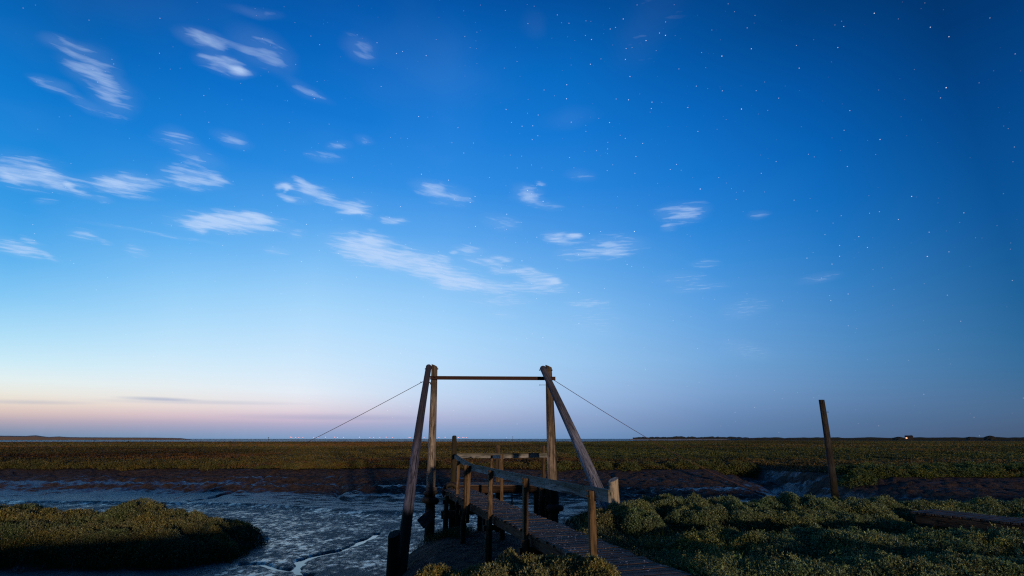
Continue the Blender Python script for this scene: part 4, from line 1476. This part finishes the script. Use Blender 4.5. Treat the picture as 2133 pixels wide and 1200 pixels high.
def boxmesh(name, x0, x1, y0, y1, z0, z1, mat, parent, roof=False):
    v = [(x0, y0, z0), (x1, y0, z0), (x1, y1, z0), (x0, y1, z0), (x0, y0, z1), (x1, y0, z1), (x1, y1, z1), (x0, y1, z1)]
    if roof:
        ym = (y0 + y1) / 2
        v = v[:4] + [(x0 + 1.0, ym - .2, z1), (x1 - 1.0, ym - .2, z1), (x1 - 1.0, ym + .2, z1), (x0 + 1.0, ym + .2, z1)]
    f = [(0, 3, 2, 1), (4, 5, 6, 7), (0, 1, 5, 4), (1, 2, 6, 5), (2, 3, 7, 6), (3, 0, 4, 7)]
    ca, sa = math.cos(ang), math.sin(ang)
    v = [(a * ca - c_ * sa, a * sa + c_ * ca, h_) for a, c_, h_ in v]
    me = bpy.data.meshes.new(name); me.from_pydata(v, [], f); me.materials.append(mat); me.update()
    return link(bpy.data.objects.new(name, me), parent)


boxmesh('wall', -8, 8, 0, 8, 0, 7.2, M_WALLH, house)
rf = boxmesh('roof', -8.6, 8.6, -.5, 8.5, 7.21, 10.8, M_ROOFH, house, roof=True)
boxmesh('chimney', 4.2, 5.6, 3.3, 4.7, 9.4, 12.0, M_WALLH, rf)
boxmesh('window', -6.6, -3.4, -.25, -.02, 3.2, 6.2, M_LAMP, house)

# off-shore wind turbines with their red lamps
M_TOWER = plain('turbine_paint', (0.10, 0.12, 0.16))
M_RED, n, b = material('red_lamp')
b.inputs['Base Color'].default_value = (.6, .2, .15, 1)
b.inputs['Emission Color'].default_value = (1, .36, .30, 1); b.inputs['Emission Strength'].default_value = 1.7
TR = 13000.0
turb = empty('wind_turbine', (0, TR, -1.4))
tag(turb, 'tiny far wind turbine with a glowing reddish lamp out at sea on the horizon', 'wind turbine', 'off shore wind turbines on the horizon')
mt = MB(); mt.pole((0, 0, 0), (0, 0, 34), 1.6, 1.0, seg=8, rings=3, wob=0, flutes=0)
mt.v = [(a, b_ + TR, c_ - 1.4) for a, b_, c_ in mt.v]; mt.build('tower', M_TOWER, turb)
mt = MB(); mt.beam((0, -3, 35), (0, 4, 35), 2.2, 2.2, rings=3)
mt.v = [(a, b_ + TR, c_ - 1.4) for a, b_, c_ in mt.v]; mt.build('nacelle', M_TOWER, turb)
for k in range(3):
    a = R(90 + 120 * k)
    mt = MB(); mt.beam((0, -4, 35), (math.cos(a) * 17, -4, 35 + math.sin(a) * 17), 1.0, .4, up=(0, 1, 0), rings=4)
    mt.v = [(a_, b_ + TR, c_ - 1.4) for a_, b_, c_ in mt.v]; mt.build('blade', M_TOWER, turb)
mt = MB(); mt.torus((0, 0, 38), (0, 0, 1), 3.5, 6.5, 12, 8)
mt.v = [(a, b_ + TR, c_ - 1.4) for a, b_, c_ in mt.v]; mt.build('lamp', M_RED, turb, smooth=True)
tz = [218, 230, 270, 301, 342, 452, 494, 570, 664, 692, 753, 913, 1019, 1058, 1120, 1184, 1246, 1415, 1426, 1524, 1567, 1717, 1780, 1911, 1917, 1958, 1970, 1994]
hi = {0, 7, 8, 11, 15, 19, 22}
for i, q_ in enumerate(tz):
    a = R(px_az(560 + q_ / 4.848))
    far_ = TR * (1.0 if i in hi else (1.12 + .16 * ((i * 7) % 5) / 5))
    if i == 0:
        t_ = turb
    else:
        t_ = turb.copy(); COL.objects.link(t_)
        for ch in list(turb.children):
            c_ = ch.copy(); COL.objects.link(c_); c_.parent = t_
    t_.location = (math.sin(a) * far_, math.cos(a) * far_, -1.4)
    t_.rotation_euler = (0, 0, -a)

# beacons, a stick and a stump on the flats
def far_pole(px, r0, h, rad, label, lean=0.0, name='beacon', cat='beacon'):
    a = R(px_az(px)); c = np.array([math.sin(a) * r0, math.cos(a) * r0, -1.6])
    m = MB().pole(c, c + [lean, 0, h], rad, rad * .8, seg=8, rings=5)
    m.beam(c + [lean * .93 - rad * 2.4, 0, h * .93], c + [lean * .93 + rad * 2.4, 0, h * .93], .3, rad * 2, rings=3)
    return tag(m.build(name, M_IRON), label, cat)


far_pole(1068, 800, 6.6, .20, 'thin dark beacon pole on the horizon below the middle of the crossbar')
far_pole(559, 800, 5.2, .30, 'stubby dark beacon pole on the horizon left of the red lamps')
far_pole(199, 420, 3.2, .10, 'thin stick leaning on the flats before the left dunes', -1.0, 'stick', 'stick')
a = R(px_az(266)); c = np.array([math.sin(a) * 236, math.cos(a) * 236, -.5])
m = MB().pole(c, c + [.15, 0, 1.05], .62, .34, seg=9, rings=6, flutes=.2, top='slant', seed=3)
m.pole(c + [.3, 0, .4], c + [.42, 0, 1.5], .16, .10, seg=7, rings=4, seed=4)
tag(m.build('broken_stump', M_DARKPOLE), 'small black broken stump against the pale water line at left', 'stump')
